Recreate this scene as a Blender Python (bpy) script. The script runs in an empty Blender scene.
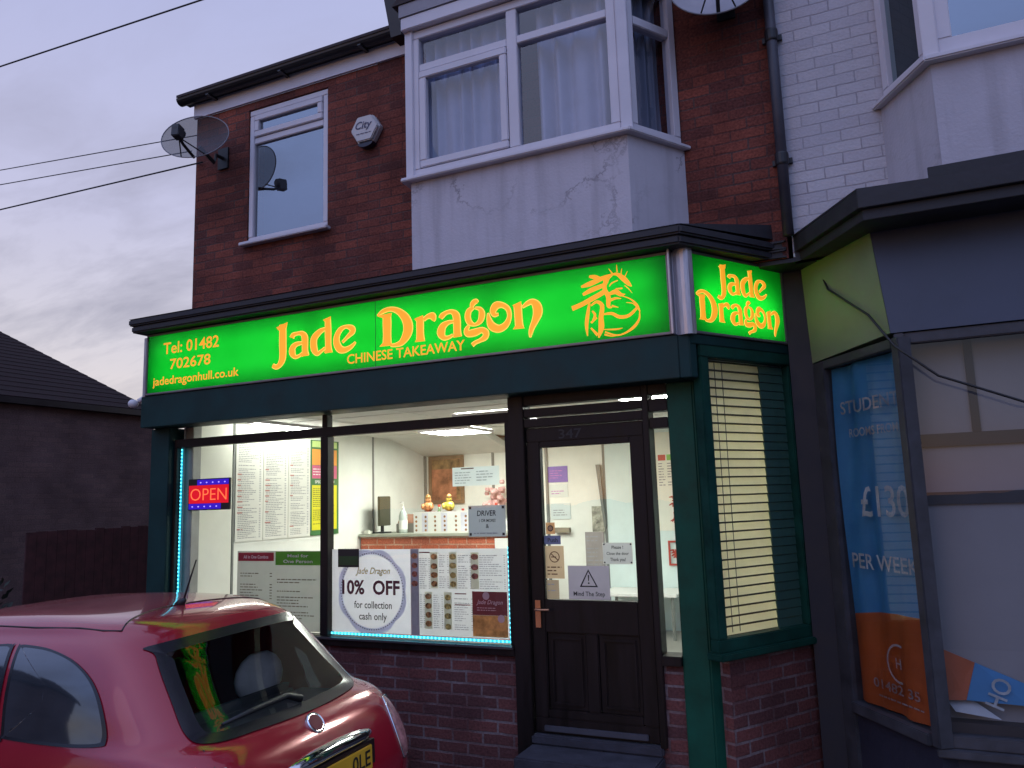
import bpy, bmesh, math, random
from mathutils import Matrix, Vector
random.seed(7)
C = bpy.context.scene.collection
SC = bpy.context.scene
# ------------------------------------------------------------------ camera
cam_d = bpy.data.cameras.new('camera'); cam = bpy.data.objects.new('camera', cam_d); C.objects.link(cam)
YAW, PITCH, ROLL = 0.4285154, 0.1467425, -0.0320191
fwd = Vector((-math.sin(YAW)*math.cos(PITCH), math.cos(YAW)*math.cos(PITCH), math.sin(PITCH)))
rgt = Vector((math.cos(YAW), math.sin(YAW), 0)); upv = rgt.cross(fwd)
r2 = rgt*math.cos(ROLL)+upv*math.sin(ROLL); u2 = -rgt*math.sin(ROLL)+upv*math.cos(ROLL)
m = Matrix((r2, u2, -fwd)).transposed().to_4x4(); m.translation = (0, -4.784082, 1.65)
cam.matrix_world = m
cam_d.sensor_fit = 'HORIZONTAL'; cam_d.sensor_width = 36.0; cam_d.lens = 36.0*780.0/1024.0
cam_d.clip_start = 0.05; cam_d.clip_end = 600
SC.camera = cam
# ------------------------------------------------------------------ sky and light (dusk)
SKY_GAIN = 1.0
W = bpy.data.worlds.new('World'); SC.world = W; W.use_nodes = True
nt = W.node_tree; nt.nodes.clear()
def N(t, **k):
    n = nt.nodes.new(t)
    for a, b in k.items(): setattr(n, a, b)
    return n
def ramp(n, stops):
    r = n.color_ramp
    while len(r.elements) < len(stops): r.elements.new(0.5)
    for e, (p, c) in zip(r.elements, stops):
        e.position = p; e.color = (*c, 1) if len(c) == 3 else c
tc = N('ShaderNodeTexCoord'); sp = N('ShaderNodeSeparateXYZ'); nt.links.new(tc.outputs['Generated'], sp.inputs[0])
grad = N('ShaderNodeValToRGB'); nt.links.new(sp.outputs['Z'], grad.inputs[0])
ramp(grad, [(0.0, (.74, .64, .66)), (.11, (.73, .65, .67)), (.20, (.63, .59, .68)), (.34, (.53, .52, .72)), (.55, (.44, .46, .72)), (1.0, (.34, .38, .66))])
za = N('ShaderNodeMath', operation='ADD'); za.inputs[1].default_value = .22; nt.links.new(sp.outputs['Z'], za.inputs[0])
cx = N('ShaderNodeMath', operation='DIVIDE'); nt.links.new(sp.outputs['X'], cx.inputs[0]); nt.links.new(za.outputs[0], cx.inputs[1])
cy = N('ShaderNodeMath', operation='DIVIDE'); nt.links.new(sp.outputs['Y'], cy.inputs[0]); nt.links.new(za.outputs[0], cy.inputs[1])
cv = N('ShaderNodeCombineXYZ'); nt.links.new(cx.outputs[0], cv.inputs[0]); nt.links.new(cy.outputs[0], cv.inputs[1])
mp = N('ShaderNodeMapping'); mp.inputs['Scale'].default_value = (1.25, 3.0, 1); mp.inputs['Rotation'].default_value = (0, 0, .5)
nt.links.new(cv.outputs[0], mp.inputs[0])
no = N('ShaderNodeTexNoise'); no.inputs['Scale'].default_value = 1.7; no.inputs['Detail'].default_value = 9; no.inputs['Roughness'].default_value = .58
no.inputs['Distortion'].default_value = .35
nt.links.new(mp.outputs[0], no.inputs['Vector'])
cr = N('ShaderNodeValToRGB'); nt.links.new(no.outputs['Fac'], cr.inputs[0]); ramp(cr, [(.43, (0, 0, 0)), (.66, (.8, .8, .8))])
low = N('ShaderNodeValToRGB'); nt.links.new(sp.outputs['Z'], low.inputs[0]); ramp(low, [(.10, (.05, .05, .05)), (.19, (.95, .95, .95)), (.30, (.75, .75, .75)), (.50, (.22, .22, .22)), (.9, (.15, .15, .15))])
cf = N('ShaderNodeMath', operation='MULTIPLY'); nt.links.new(cr.outputs[0], cf.inputs[0]); nt.links.new(low.outputs[0], cf.inputs[1])
mx = N('ShaderNodeMixRGB'); nt.links.new(cf.outputs[0], mx.inputs[0]); nt.links.new(grad.outputs[0], mx.inputs[1]); mx.inputs[2].default_value = (.30, .285, .39, 1)
sky = N('ShaderNodeTexSky'); sky.sky_type = 'NISHITA'; sky.sun_disc = False
sky.sun_elevation = math.radians(3); sky.sun_rotation = math.radians(200); sky.altitude = 10
# sky opposite the sunset: darkened low, blue midway, brightened overhead to light the facade
az = N('ShaderNodeMapRange'); nt.links.new(sp.outputs['Y'], az.inputs[0]); az.inputs[1].default_value = -.75; az.inputs[2].default_value = .45
east = N('ShaderNodeValToRGB'); nt.links.new(sp.outputs['Z'], east.inputs[0]); ramp(east, [(.0, (.16, .19, .26)), (.10, (.18, .24, .36)), (.30, (.36, .62, 1.10)), (.52, (.85, 1.20, 1.65)), (.80, (2.15, 2.4, 2.5))])
azm = N('ShaderNodeMixRGB'); nt.links.new(az.outputs[0], azm.inputs[0]); nt.links.new(east.outputs[0], azm.inputs[1]); azm.inputs[2].default_value = (1, 1, 1, 1)
skm = N('ShaderNodeMixRGB', blend_type='MULTIPLY'); skm.inputs[0].default_value = 1; nt.links.new(mx.outputs[0], skm.inputs[1]); nt.links.new(azm.outputs[0], skm.inputs[2])
b1 = N('ShaderNodeBackground'); nt.links.new(skm.outputs[0], b1.inputs[0]); b1.inputs[1].default_value = SKY_GAIN
b2 = N('ShaderNodeBackground'); nt.links.new(sky.outputs[0], b2.inputs[0]); b2.inputs[1].default_value = .05
ad = N('ShaderNodeAddShader'); nt.links.new(b1.outputs[0], ad.inputs[0]); nt.links.new(b2.outputs[0], ad.inputs[1])
wo = N('ShaderNodeOutputWorld'); nt.links.new(ad.outputs[0], wo.inputs[0])
sd = bpy.data.lights.new('sun', 'SUN'); sd.energy = .04; sd.angle = math.radians(20); sd.color = (1, .86, .8)
so = bpy.data.objects.new('sun', sd); C.objects.link(so); so.rotation_euler = (math.radians(60), 0, math.radians(-20))
VS = SC.view_settings; VS.view_transform = 'Standard'; VS.look = 'None'; VS.exposure = 0.0; VS.gamma = 1.0; VS.use_curve_mapping = False
SC.cycles.use_denoising = True
SC.cycles.max_bounces = 10; SC.cycles.transparent_max_bounces = 24; SC.cycles.sample_clamp_indirect = 4.0
SC.cycles.caustics_reflective = False; SC.cycles.caustics_refractive = False
TUBE_POWER, CEIL_POWER = 3.7, 47.0
# ------------------------------------------------------------------ materials
MATS = {}
def mat(name, col, rough=.6, metal=0., var=.12, scale=6., bump=.0, bscale=40., spec=.5, emit=None, power=0., coat=0., trans=0., stretch=None):
    if name in MATS: return MATS[name]
    M_ = bpy.data.materials.new(name); M_.use_nodes = True; t = M_.node_tree; b = t.nodes['Principled BSDF']
    b.inputs['Roughness'].default_value = rough; b.inputs['Metallic'].default_value = metal
    b.inputs['Specular IOR Level'].default_value = spec
    if coat: b.inputs['Coat Weight'].default_value = coat; b.inputs['Coat Roughness'].default_value = .04
    tcn = t.nodes.new('ShaderNodeTexCoord'); mpn = t.nodes.new('ShaderNodeMapping'); t.links.new(tcn.outputs['Object'], mpn.inputs[0])
    if stretch: mpn.inputs['Scale'].default_value = stretch
    n = t.nodes.new('ShaderNodeTexNoise'); n.inputs['Scale'].default_value = scale; n.inputs['Detail'].default_value = 6; n.inputs['Roughness'].default_value = .62
    t.links.new(mpn.outputs[0], n.inputs['Vector'])
    r = t.nodes.new('ShaderNodeValToRGB'); t.links.new(n.outputs['Fac'], r.inputs[0])
    lo = [max(0, c*(1-var*1.6)) for c in col]; hi = [min(1, c*(1+var)) for c in col]
    r.color_ramp.elements[0].position = .3; r.color_ramp.elements[1].position = .7
    r.color_ramp.elements[0].color = (*lo, 1); r.color_ramp.elements[1].color = (*hi, 1)
    t.links.new(r.outputs[0], b.inputs['Base Color'])
    mr = t.nodes.new('ShaderNodeMapRange'); t.links.new(n.outputs['Fac'], mr.inputs[0])
    mr.inputs[1].default_value = .3; mr.inputs[2].default_value = .7; mr.inputs[3].default_value = max(0, rough*.85); mr.inputs[4].default_value = min(1, rough*1.15)
    t.links.new(mr.outputs[0], b.inputs['Roughness'])
    if bump:
        n2 = t.nodes.new('ShaderNodeTexNoise'); n2.inputs['Scale'].default_value = bscale; n2.inputs['Detail'].default_value = 4
        t.links.new(mpn.outputs[0], n2.inputs['Vector'])
        bp = t.nodes.new('ShaderNodeBump'); bp.inputs['Strength'].default_value = bump; bp.inputs['Distance'].default_value = .01
        t.links.new(n2.outputs['Fac'], bp.inputs['Height']); t.links.new(bp.outputs[0], b.inputs['Normal'])
    if emit: b.inputs['Emission Color'].default_value = (*emit, 1); b.inputs['Emission Strength'].default_value = power
    if trans:
        out = t.nodes['Material Output']; tr = t.nodes.new('ShaderNodeBsdfTranslucent'); t.links.new(r.outputs[0], tr.inputs[0])
        ms = t.nodes.new('ShaderNodeMixShader'); ms.inputs[0].default_value = trans
        t.links.new(b.outputs[0], ms.inputs[1]); t.links.new(tr.outputs[0], ms.inputs[2]); t.links.new(ms.outputs[0], out.inputs[0])
    MATS[name] = M_; return M_
def brick(name, c1, c2, mortar, bump=.6, msize=.009, rough=.85, blotch=.3, mott=.25):
    M_ = bpy.data.materials.new(name); M_.use_nodes = True; t = M_.node_tree; b = t.nodes['Principled BSDF']; L = t.links.new
    b.inputs['Roughness'].default_value = rough; b.inputs['Specular IOR Level'].default_value = .25
    uv = t.nodes.new('ShaderNodeUVMap'); uv.uv_map = 'UVMap'
    wn = t.nodes.new('ShaderNodeTexNoise'); wn.inputs['Scale'].default_value = 9; wn.inputs['Detail'].default_value = 3; L(uv.outputs[0], wn.inputs['Vector'])
    wa = t.nodes.new('ShaderNodeMixRGB'); wa.blend_type = 'LINEAR_LIGHT'; wa.inputs[0].default_value = .006; L(uv.outputs[0], wa.inputs[1]); L(wn.outputs['Color'], wa.inputs[2])
    br = t.nodes.new('ShaderNodeTexBrick'); L(wa.outputs[0], br.inputs['Vector']); br.offset = .5
    br.inputs['Scale'].default_value = 1; br.inputs['Brick Width'].default_value = .225; br.inputs['Row Height'].default_value = .075
    br.inputs['Mortar Size'].default_value = msize; br.inputs['Mortar Smooth'].default_value = .35; br.inputs['Bias'].default_value = -.1
    br.inputs['Color1'].default_value = (*c1, 1); br.inputs['Color2'].default_value = (*c2, 1); br.inputs['Mortar'].default_value = (*mortar, 1)
    jn = t.nodes.new('ShaderNodeTexNoise'); jn.inputs['Scale'].default_value = 2.6; jn.inputs['Detail'].default_value = 5; L(uv.outputs[0], jn.inputs['Vector'])
    jr = t.nodes.new('ShaderNodeMapRange'); L(jn.outputs['Fac'], jr.inputs[0]); jr.inputs[1].default_value = .36; jr.inputs[2].default_value = .62
    jm = t.nodes.new('ShaderNodeMixRGB'); L(jr.outputs[0], jm.inputs[0]); jm.inputs[1].default_value = (*[(a+c)/2*.9 for a, c in zip(c1, c2)], 1); jm.inputs[2].default_value = (*mortar, 1); L(jm.outputs[0], br.inputs['Mortar'])
    n = t.nodes.new('ShaderNodeTexNoise'); n.inputs['Scale'].default_value = 1.3; n.inputs['Detail'].default_value = 7; n.inputs['Roughness'].default_value = .65; L(uv.outputs[0], n.inputs['Vector'])
    mr = t.nodes.new('ShaderNodeMapRange'); L(n.outputs['Fac'], mr.inputs[0]); mr.inputs[1].default_value = .3; mr.inputs[2].default_value = .7; mr.inputs[3].default_value = 1-blotch; mr.inputs[4].default_value = 1+blotch
    n3 = t.nodes.new('ShaderNodeTexNoise'); n3.inputs['Scale'].default_value = 60; n3.inputs['Detail'].default_value = 5; L(uv.outputs[0], n3.inputs['Vector'])
    m3 = t.nodes.new('ShaderNodeMapRange'); L(n3.outputs['Fac'], m3.inputs[0]); m3.inputs[1].default_value = .3; m3.inputs[2].default_value = .7; m3.inputs[3].default_value = 1-mott; m3.inputs[4].default_value = 1+mott
    mm = t.nodes.new('ShaderNodeMath'); mm.operation = 'MULTIPLY'; L(mr.outputs[0], mm.inputs[0]); L(m3.outputs[0], mm.inputs[1])
    mu = t.nodes.new('ShaderNodeMixRGB'); mu.blend_type = 'MULTIPLY'; mu.inputs[0].default_value = 1; L(br.outputs['Color'], mu.inputs[1]); L(mm.outputs[0], mu.inputs[2])
    L(mu.outputs[0], b.inputs['Base Color'])
    h = t.nodes.new('ShaderNodeMath'); h.operation = 'MULTIPLY_ADD'; L(br.outputs['Fac'], h.inputs[0]); h.inputs[1].default_value = -1; L(n3.outputs['Fac'], h.inputs[2])
    bp = t.nodes.new('ShaderNodeBump'); bp.inputs['Strength'].default_value = bump; bp.inputs['Distance'].default_value = .008; L(h.outputs[0], bp.inputs['Height']); L(bp.outputs[0], b.inputs['Normal'])
    MATS[name] = M_; return M_
def glass(name, tint=(1, 1, 1), refl=1., rough=0., f0=.045):
    M_ = bpy.data.materials.new(name); M_.use_nodes = True; t = M_.node_tree; t.nodes.clear(); L = t.links.new
    lw = t.nodes.new('ShaderNodeLayerWeight'); lw.inputs[0].default_value = .5
    p = t.nodes.new('ShaderNodeMath'); p.operation = 'POWER'; L(lw.outputs['Facing'], p.inputs[0]); p.inputs[1].default_value = 4.5
    q = t.nodes.new('ShaderNodeMath'); q.operation = 'MULTIPLY_ADD'; L(p.outputs[0], q.inputs[0]); q.inputs[1].default_value = (1-f0)*refl; q.inputs[2].default_value = f0*refl
    tr = t.nodes.new('ShaderNodeBsdfTransparent'); tr.inputs[0].default_value = (*tint, 1)
    gl = t.nodes.new('ShaderNodeBsdfGlossy'); gl.inputs['Roughness'].default_value = rough
    tcn = t.nodes.new('ShaderNodeTexCoord'); n = t.nodes.new('ShaderNodeTexNoise'); n.inputs['Scale'].default_value = 1.8; n.inputs['Detail'].default_value = 2; L(tcn.outputs['Object'], n.inputs['Vector'])
    bp = t.nodes.new('ShaderNodeBump'); bp.inputs['Strength'].default_value = .03; bp.inputs['Distance'].default_value = .05; L(n.outputs['Fac'], bp.inputs['Height']); L(bp.outputs[0], gl.inputs['Normal'])
    mx_ = t.nodes.new('ShaderNodeMixShader'); L(q.outputs[0], mx_.inputs[0]); L(tr.outputs[0], mx_.inputs[1]); L(gl.outputs[0], mx_.inputs[2])
    o = t.nodes.new('ShaderNodeOutputMaterial'); L(mx_.outputs[0], o.inputs[0]); MATS[name] = M_; return M_
def emis(name, col, power):
    return mat(name, [c*.6 for c in col], .5, emit=col, power=power, var=.02)

BRICK_RED = brick('red_brick', (.20, .056, .038), (.085, .030, .027), (.085, .05, .046), msize=.007, blotch=.5, mott=.35)
BRICK_DARK = brick('dark_red_brick', (.155, .052, .046), (.085, .036, .036), (.19, .14, .14), bump=.5)
BRICK_WHITE = brick('white_painted_brick', (.55, .53, .57), (.47, .45, .50), (.33, .31, .345), bump=.6, msize=.005, rough=.7, blotch=.10, mott=.05)
BRICK_BROWN = brick('brown_render_brick', (.14, .09, .085), (.105, .07, .072), (.12, .085, .08), bump=.2)
BRICK_COUNTER = brick('counter_brick', (.50, .13, .07), (.36, .11, .07), (.50, .33, .24), bump=.3)
UPVC = mat('white_upvc', (.66, .63, .68), .35, var=.05, scale=3)
def render_coat(name, col, cracks=1.):
    # painted render with hairline cracks, rain streaks and patchy dirt
    M_ = mat(name, col, .8, var=.07, scale=2.2, bump=.25, bscale=60); t = M_.node_tree; L = t.links.new; b = t.nodes['Principled BSDF']
    src = b.inputs['Base Color'].links[0].from_socket
    uv = t.nodes.new('ShaderNodeUVMap'); uv.uv_map = 'UVMap'
    wn = t.nodes.new('ShaderNodeTexNoise'); wn.inputs['Scale'].default_value = 3.5; wn.inputs['Detail'].default_value = 8; wn.inputs['Roughness'].default_value = .7; L(uv.outputs[0], wn.inputs['Vector'])
    wm = t.nodes.new('ShaderNodeMixRGB'); wm.blend_type = 'LINEAR_LIGHT'; wm.inputs[0].default_value = .22; L(uv.outputs[0], wm.inputs[1]); L(wn.outputs['Color'], wm.inputs[2])
    vo = t.nodes.new('ShaderNodeTexVoronoi'); vo.feature = 'DISTANCE_TO_EDGE'; vo.inputs['Scale'].default_value = 1.9; L(wm.outputs[0], vo.inputs['Vector'])
    lt = t.nodes.new('ShaderNodeMapRange'); L(vo.outputs['Distance'], lt.inputs[0]); lt.inputs[1].default_value = .004; lt.inputs[2].default_value = .022; lt.inputs[3].default_value = 1; lt.inputs[4].default_value = 0
    mk = t.nodes.new('ShaderNodeTexNoise'); mk.inputs['Scale'].default_value = 1.7; L(uv.outputs[0], mk.inputs['Vector'])
    mr = t.nodes.new('ShaderNodeMapRange'); L(mk.outputs['Fac'], mr.inputs[0]); mr.inputs[1].default_value = .50; mr.inputs[2].default_value = .62; mr.inputs[4].default_value = .62*cracks
    mu = t.nodes.new('ShaderNodeMath'); mu.operation = 'MULTIPLY'; L(lt.outputs[0], mu.inputs[0]); L(mr.outputs[0], mu.inputs[1])
    c1 = t.nodes.new('ShaderNodeMixRGB'); L(mu.outputs[0], c1.inputs[0]); L(src, c1.inputs[1]); c1.inputs[2].default_value = (.16, .14, .15, 1)
    mp_ = t.nodes.new('ShaderNodeMapping'); mp_.inputs['Scale'].default_value = (11, .9, 1); L(uv.outputs[0], mp_.inputs[0])
    st = t.nodes.new('ShaderNodeTexNoise'); st.inputs['Scale'].default_value = 1.0; st.inputs['Detail'].default_value = 5; L(mp_.outputs[0], st.inputs['Vector'])
    sr = t.nodes.new('ShaderNodeMapRange'); L(st.outputs['Fac'], sr.inputs[0]); sr.inputs[1].default_value = .50; sr.inputs[2].default_value = .78; sr.inputs[4].default_value = .45
    c2 = t.nodes.new('ShaderNodeMixRGB'); L(sr.outputs[0], c2.inputs[0]); L(c1.outputs[0], c2.inputs[1]); c2.inputs[2].default_value = (.27, .25, .27, 1)
    L(c2.outputs[0], b.inputs['Base Color']); return M_
RENDER = render_coat('white_render', (.56, .53, .58))
GREEN = mat('dark_green_gloss_paint', (.006, .036, .036), .5, spec=.25, var=.18, scale=4, bump=.06, bscale=25)
POST = mat('bright_green_gloss_paint', (.004, .070, .042), .5, spec=.25, var=.2, scale=5, bump=.08, bscale=25)
BLACKW = mat('dark_brown_stained_wood', (.011, .0058, .0055), .5, spec=.3, var=.5, scale=14, bump=.12, bscale=30, stretch=(1, 1, .12))
LEAD = mat('weathered_lead', (.022, .021, .027), .62, var=.35, scale=5, bump=.3, bscale=14)
GUTTER = mat('black_plastic', (.012, .012, .016), .42, var=.2)
ROOFT = mat('dark_roof_tiles', (.045, .030, .032), .8, var=.3, scale=9, bump=.5, bscale=18)
ROOFD = mat('dark_brown_roof_tiles', (.022, .013, .014), .9, var=.35, scale=7, bump=.5, bscale=18, spec=.1)
GLASS = glass('clear_glass', (.97, .99, .98))
GLASS_SKY = glass('upper_window_glass', (.55, .58, .62), 1.0, f0=.42)
GLASS_BAY = glass('bay_window_glass', (.75, .78, .85), 1.0, f0=.10)
GLASS_CAR = glass('car_window_glass', (.70, .74, .73), 1.0, f0=.07)
PLASTER = mat('white_interior_paint', (.82, .83, .78), .7, var=.05, scale=3)
CREAM = mat('cream_panel', (.80, .80, .72), .5, var=.04, scale=3)
DARKLINE = mat('grey_cover_strip', (.18, .19, .18), .5, var=.1)
WHITEMET = mat('satellite_grey_metal', (.23, .23, .26), .5, var=.1)
ALU = mat('brushed_aluminium', (.50, .48, .52), .38, metal=.75, var=.12, scale=9, stretch=(8, 8, 1))
BLACK = mat('matt_black', (.012, .012, .014), .5)
TERR = mat('concrete_step', (.04, .038, .05), .85, var=.25, scale=9, bump=.4)
PAPER = mat('white_paper', (.78, .78, .76), .7, var=.03)
INK = mat('black_ink', (.03, .03, .035), .6, var=.05)
# ------------------------------------------------------------------ mesh helpers
def root(name, label, cat, loc=(0, 0, 0), group=None, kind=None):
    o = bpy.data.objects.new(name, None); o.empty_display_size = .1; C.objects.link(o); o.location = loc
    o['label'] = label; o['category'] = cat
    if group: o['group'] = group
    if kind: o['kind'] = kind
    return o
def tag(o, label, cat, group=None, kind=None):
    o['label'] = label; o['category'] = cat
    if group: o['group'] = group
    if kind: o['kind'] = kind
    return o
def wloc(o):
    v = Vector((0, 0, 0))
    while o is not None: v += o.location; o = o.parent
    return v
class MB:
    def __init__(s, M=None): s.bm = bmesh.new(); s.M = M or Matrix.Identity(4)
    def V(s, p): return s.bm.verts.new(s.M @ Vector(p))
    def face(s, pts):
        try: return s.bm.faces.new([s.V(p) for p in pts])
        except ValueError: return None
    def box(s, x0, x1, y0, y1, z0, z1):
        x0, x1 = sorted((x0, x1)); y0, y1 = sorted((y0, y1)); z0, z1 = sorted((z0, z1))
        v = [s.V((x, y, z)) for x in (x0, x1) for y in (y0, y1) for z in (z0, z1)]
        for q in ((0, 1, 3, 2), (4, 6, 7, 5), (0, 4, 5, 1), (2, 3, 7, 6), (0, 2, 6, 4), (1, 5, 7, 3)): s.bm.faces.new([v[i] for i in q])
        return s
    def prism(s, pts, ext):
        e = Vector(ext); a = [s.V(p) for p in pts]; b = [s.V(Vector(p)+e) for p in pts]; n = len(pts)
        s.bm.faces.new(a[::-1]); s.bm.faces.new(b)
        for i in range(n): s.bm.faces.new((a[i], a[(i+1) % n], b[(i+1) % n], b[i]))
        return s
    def tube(s, pts, r, n=10, cap=True):
        pts = [Vector(p) for p in pts]; R = r if isinstance(r, (list, tuple)) else [r]*len(pts); rings = []
        for i, p in enumerate(pts):
            d = (pts[min(i+1, len(pts)-1)]-pts[max(i-1, 0)]).normalized()
            a = d.cross(Vector((0, 0, 1)));
            if a.length < .05: a = d.cross(Vector((0, 1, 0)))
            a.normalize(); b = d.cross(a)
            rings.append([s.V(p+R[i]*(a*math.cos(2*math.pi*k/n)+b*math.sin(2*math.pi*k/n))) for k in range(n)])
        for A, B in zip(rings, rings[1:]):
            for k in range(n): s.bm.faces.new((A[k], A[(k+1) % n], B[(k+1) % n], B[k]))
        if cap: s.bm.faces.new(rings[0][::-1]); s.bm.faces.new(rings[-1])
        return s
    def lathe(s, prof, n=24, M=None):
        M = M or Matrix.Identity(4); rings = []
        for r, z in prof: rings.append([s.V(M @ Vector((max(r, .0004)*math.cos(2*math.pi*k/n), max(r, .0004)*math.sin(2*math.pi*k/n), z))) for k in range(n)])
        for A, B in zip(rings, rings[1:]):
            for k in range(n): s.bm.faces.new((A[k], A[(k+1) % n], B[(k+1) % n], B[k]))
        s.bm.faces.new(rings[0][::-1]); s.bm.faces.new(rings[-1]); return s
    def frame(s, t0, t1, z0, z1, w, d0, d1):
        s.box(t0, t1, d0, d1, z0, z0+w); s.box(t0, t1, d0, d1, z1-w, z1)
        s.box(t0, t0+w, d0, d1, z0+w, z1-w); s.box(t1-w, t1, d0, d1, z0+w, z1-w); return s
    def ball(s, c, r, n=8):
        c = Vector(c); r = Vector(r) if not isinstance(r, (int, float)) else Vector((r, r, r)); rings = []
        for i in range(1, n):
            th = math.pi*i/n
            rings.append([s.V(c+Vector((r.x*math.sin(th)*math.cos(2*math.pi*k/(n*2)), r.y*math.sin(th)*math.sin(2*math.pi*k/(n*2)), r.z*math.cos(th)))) for k in range(n*2)])
        for A, B in zip(rings, rings[1:]):
            for k in range(n*2): s.bm.faces.new((A[k], B[k], B[(k+1) % (n*2)], A[(k+1) % (n*2)]))
        s.bm.faces.new(rings[0]); s.bm.faces.new(rings[-1][::-1]); return s
    def ribbon(s, st, depth, th=.0015):
        # st: list of (x, z, w); a smooth brush stroke in the x-z plane at y = depth, th thick
        P = [Vector((a, b, c)) for a, b, c in st]; Q = []
        for i in range(len(P)-1):
            p0, p1, p2, p3 = P[max(i-1, 0)], P[i], P[i+1], P[min(i+2, len(P)-1)]
            for k in range(5):
                t = k/5; Q.append(.5*((2*p1)+(p2-p0)*t+(2*p0-5*p1+4*p2-p3)*t*t+(3*p1-p0-3*p2+p3)*t**3))
        Q.append(P[-1]); Lf, Rt = [], []
        for i, q in enumerate(Q):
            d = Q[min(i+1, len(Q)-1)]-Q[max(i-1, 0)]; d = Vector((d.x, d.y)); d.normalize(); n = Vector((-d.y, d.x))*max(q.z, .0012)/2
            Lf.append((q.x+n.x, q.y+n.y)); Rt.append((q.x-n.x, q.y-n.y))
        vf = [[s.V((a, y, b)) for a, b in L] for y in (depth, depth+th) for L in (Lf, Rt)]
        for i in range(len(Q)-1):
            s.bm.faces.new((vf[0][i], vf[0][i+1], vf[1][i+1], vf[1][i])); s.bm.faces.new((vf[2][i], vf[3][i], vf[3][i+1], vf[2][i+1]))
            s.bm.faces.new((vf[0][i], vf[2][i], vf[2][i+1], vf[0][i+1])); s.bm.faces.new((vf[1][i], vf[1][i+1], vf[3][i+1], vf[3][i]))
        return s
    def text(s, body, t, z, size, y=0., width=None, align='L', bold=.012, shear=0.):
        # lettering whose baseline starts (or is centred) at t, z in the x-z plane of this builder
        cu = bpy.data.curves.new('lettering', 'FONT'); cu.body = body; cu.size = 1; cu.extrude = 0; cu.offset = bold; cu.shear = shear; cu.resolution_u = 3
        ob = bpy.data.objects.new('lettering', cu); me = bpy.data.meshes.new_from_object(ob)
        xs = [v.co.x for v in me.vertices] or [0, 1]; x0, x1 = min(xs), max(xs); k = size/.70
        kx = width/(x1-x0) if width else k
        ox = t if align == 'L' else t-(x1-x0)*kx/2
        V0 = [s.V((ox+(v.co.x-x0)*kx, y, z+v.co.y*k)) for v in me.vertices]
        for p in me.polygons:
            try: s.bm.faces.new([V0[i] for i in p.vertices])
            except ValueError: pass
        bpy.data.objects.remove(ob); bpy.data.curves.remove(cu); bpy.data.meshes.remove(me); return s
    def rows(s, t0, t1, z0, z1, rh, y, fill=(.5, .95), th=.35, price=0., gap=.06, seed=0):
        rg = random.Random(seed); z = z1-rh
        while z > z0:
            if rg.random() > gap:
                L = (t1-t0-price)*rg.uniform(*fill); t = t0
                while t < t0+L:
                    w = rg.uniform(.6, 2.2)*rh; e = min(t+w, t0+L)
                    s.face([(t, y, z), (e, y, z), (e, y, z+rh*th), (t, y, z+rh*th)]); t = e+rh*.35
                if price: s.face([(t1-price*.75, y, z), (t1, y, z), (t1, y, z+rh*th), (t1-price*.75, y, z+rh*th)])
            z -= rh
        return s
    def build(s, name, material, parent=None, smooth=False, bevel=0., local=False, recalc=True, flipuv=False):
        bm = s.bm
        if recalc: bmesh.ops.recalc_face_normals(bm, faces=bm.faces)
        if bevel:
            bmesh.ops.bevel(bm, geom=[e for e in bm.edges if len(e.link_faces) == 2 and e.calc_face_angle(0) > .5], offset=bevel, segments=2, affect='EDGES', clamp_overlap=True)
        bm.normal_update()
        uv = bm.loops.layers.uv.new('UVMap')
        for f in bm.faces:
            n = f.normal
            if abs(n.z) > .8: U = Vector((1, 0, 0)); Vv = Vector((0, 1, 0))
            else:
                U = Vector((-n.y, n.x, 0)).normalized(); Vv = Vector((0, 0, 1)) if abs(n.z) < .2 else n.cross(U).normalized()
            for l in f.loops: l[uv].uv = (l.vert.co.dot(U), l.vert.co.dot(Vv))
            f.smooth = smooth
        me = bpy.data.meshes.new(name); off = Vector((0, 0, 0))
        if parent is not None and not local: off = wloc(parent)
        elif parent is None and not local:
            # a top-level mesh gets its origin at its base
            xs = [v.co for v in bm.verts]; off = Vector(((min(v.x for v in xs)+max(v.x for v in xs))/2, (min(v.y for v in xs)+max(v.y for v in xs))/2, min(v.z for v in xs)))
        if off.length: bmesh.ops.translate(bm, verts=bm.verts, vec=-off)
        bm.to_mesh(me); bm.free(); me.materials.append(material)
        o = bpy.data.objects.new(name, me); C.objects.link(o)
        if parent is not None: o.parent = parent
        elif not local: o.location = off
        return o
def fr(o, U, In):
    U = Vector((*U, 0)).normalized(); I = Vector((*In, 0)).normalized()
    M_ = Matrix((U, I, Vector((0, 0, 1)))).transposed().to_4x4(); M_.translation = Vector((o[0], o[1], 0)); return M_
SIDE = fr((-.907, -.14), (.533, .846), (-.846, .533))          # our splayed shop side: t from the corner post inwards
NB_SIDE = fr((-.301, .57), (.555, -.832), (.832, .555))        # the neighbour's splayed side, t from the recess to its corner
BAY_R = fr((-1.262, -.09), (.53, .848), (-.848, .53))
BAY_L = fr((-2.945, .35), (.0793, -.9968), (.9968, .0793))
NBAY_L = fr((.24, .35), (.494, -.87), (.87, .494))
def pane(M, t0, t1, z0, z1, d, material, parent, name='pane'):
    b = MB(M); b.face([(t0, d, z0), (t1, d, z0), (t1, d, z1), (t0, d, z1)]); return b.build(name, material, parent)
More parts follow.
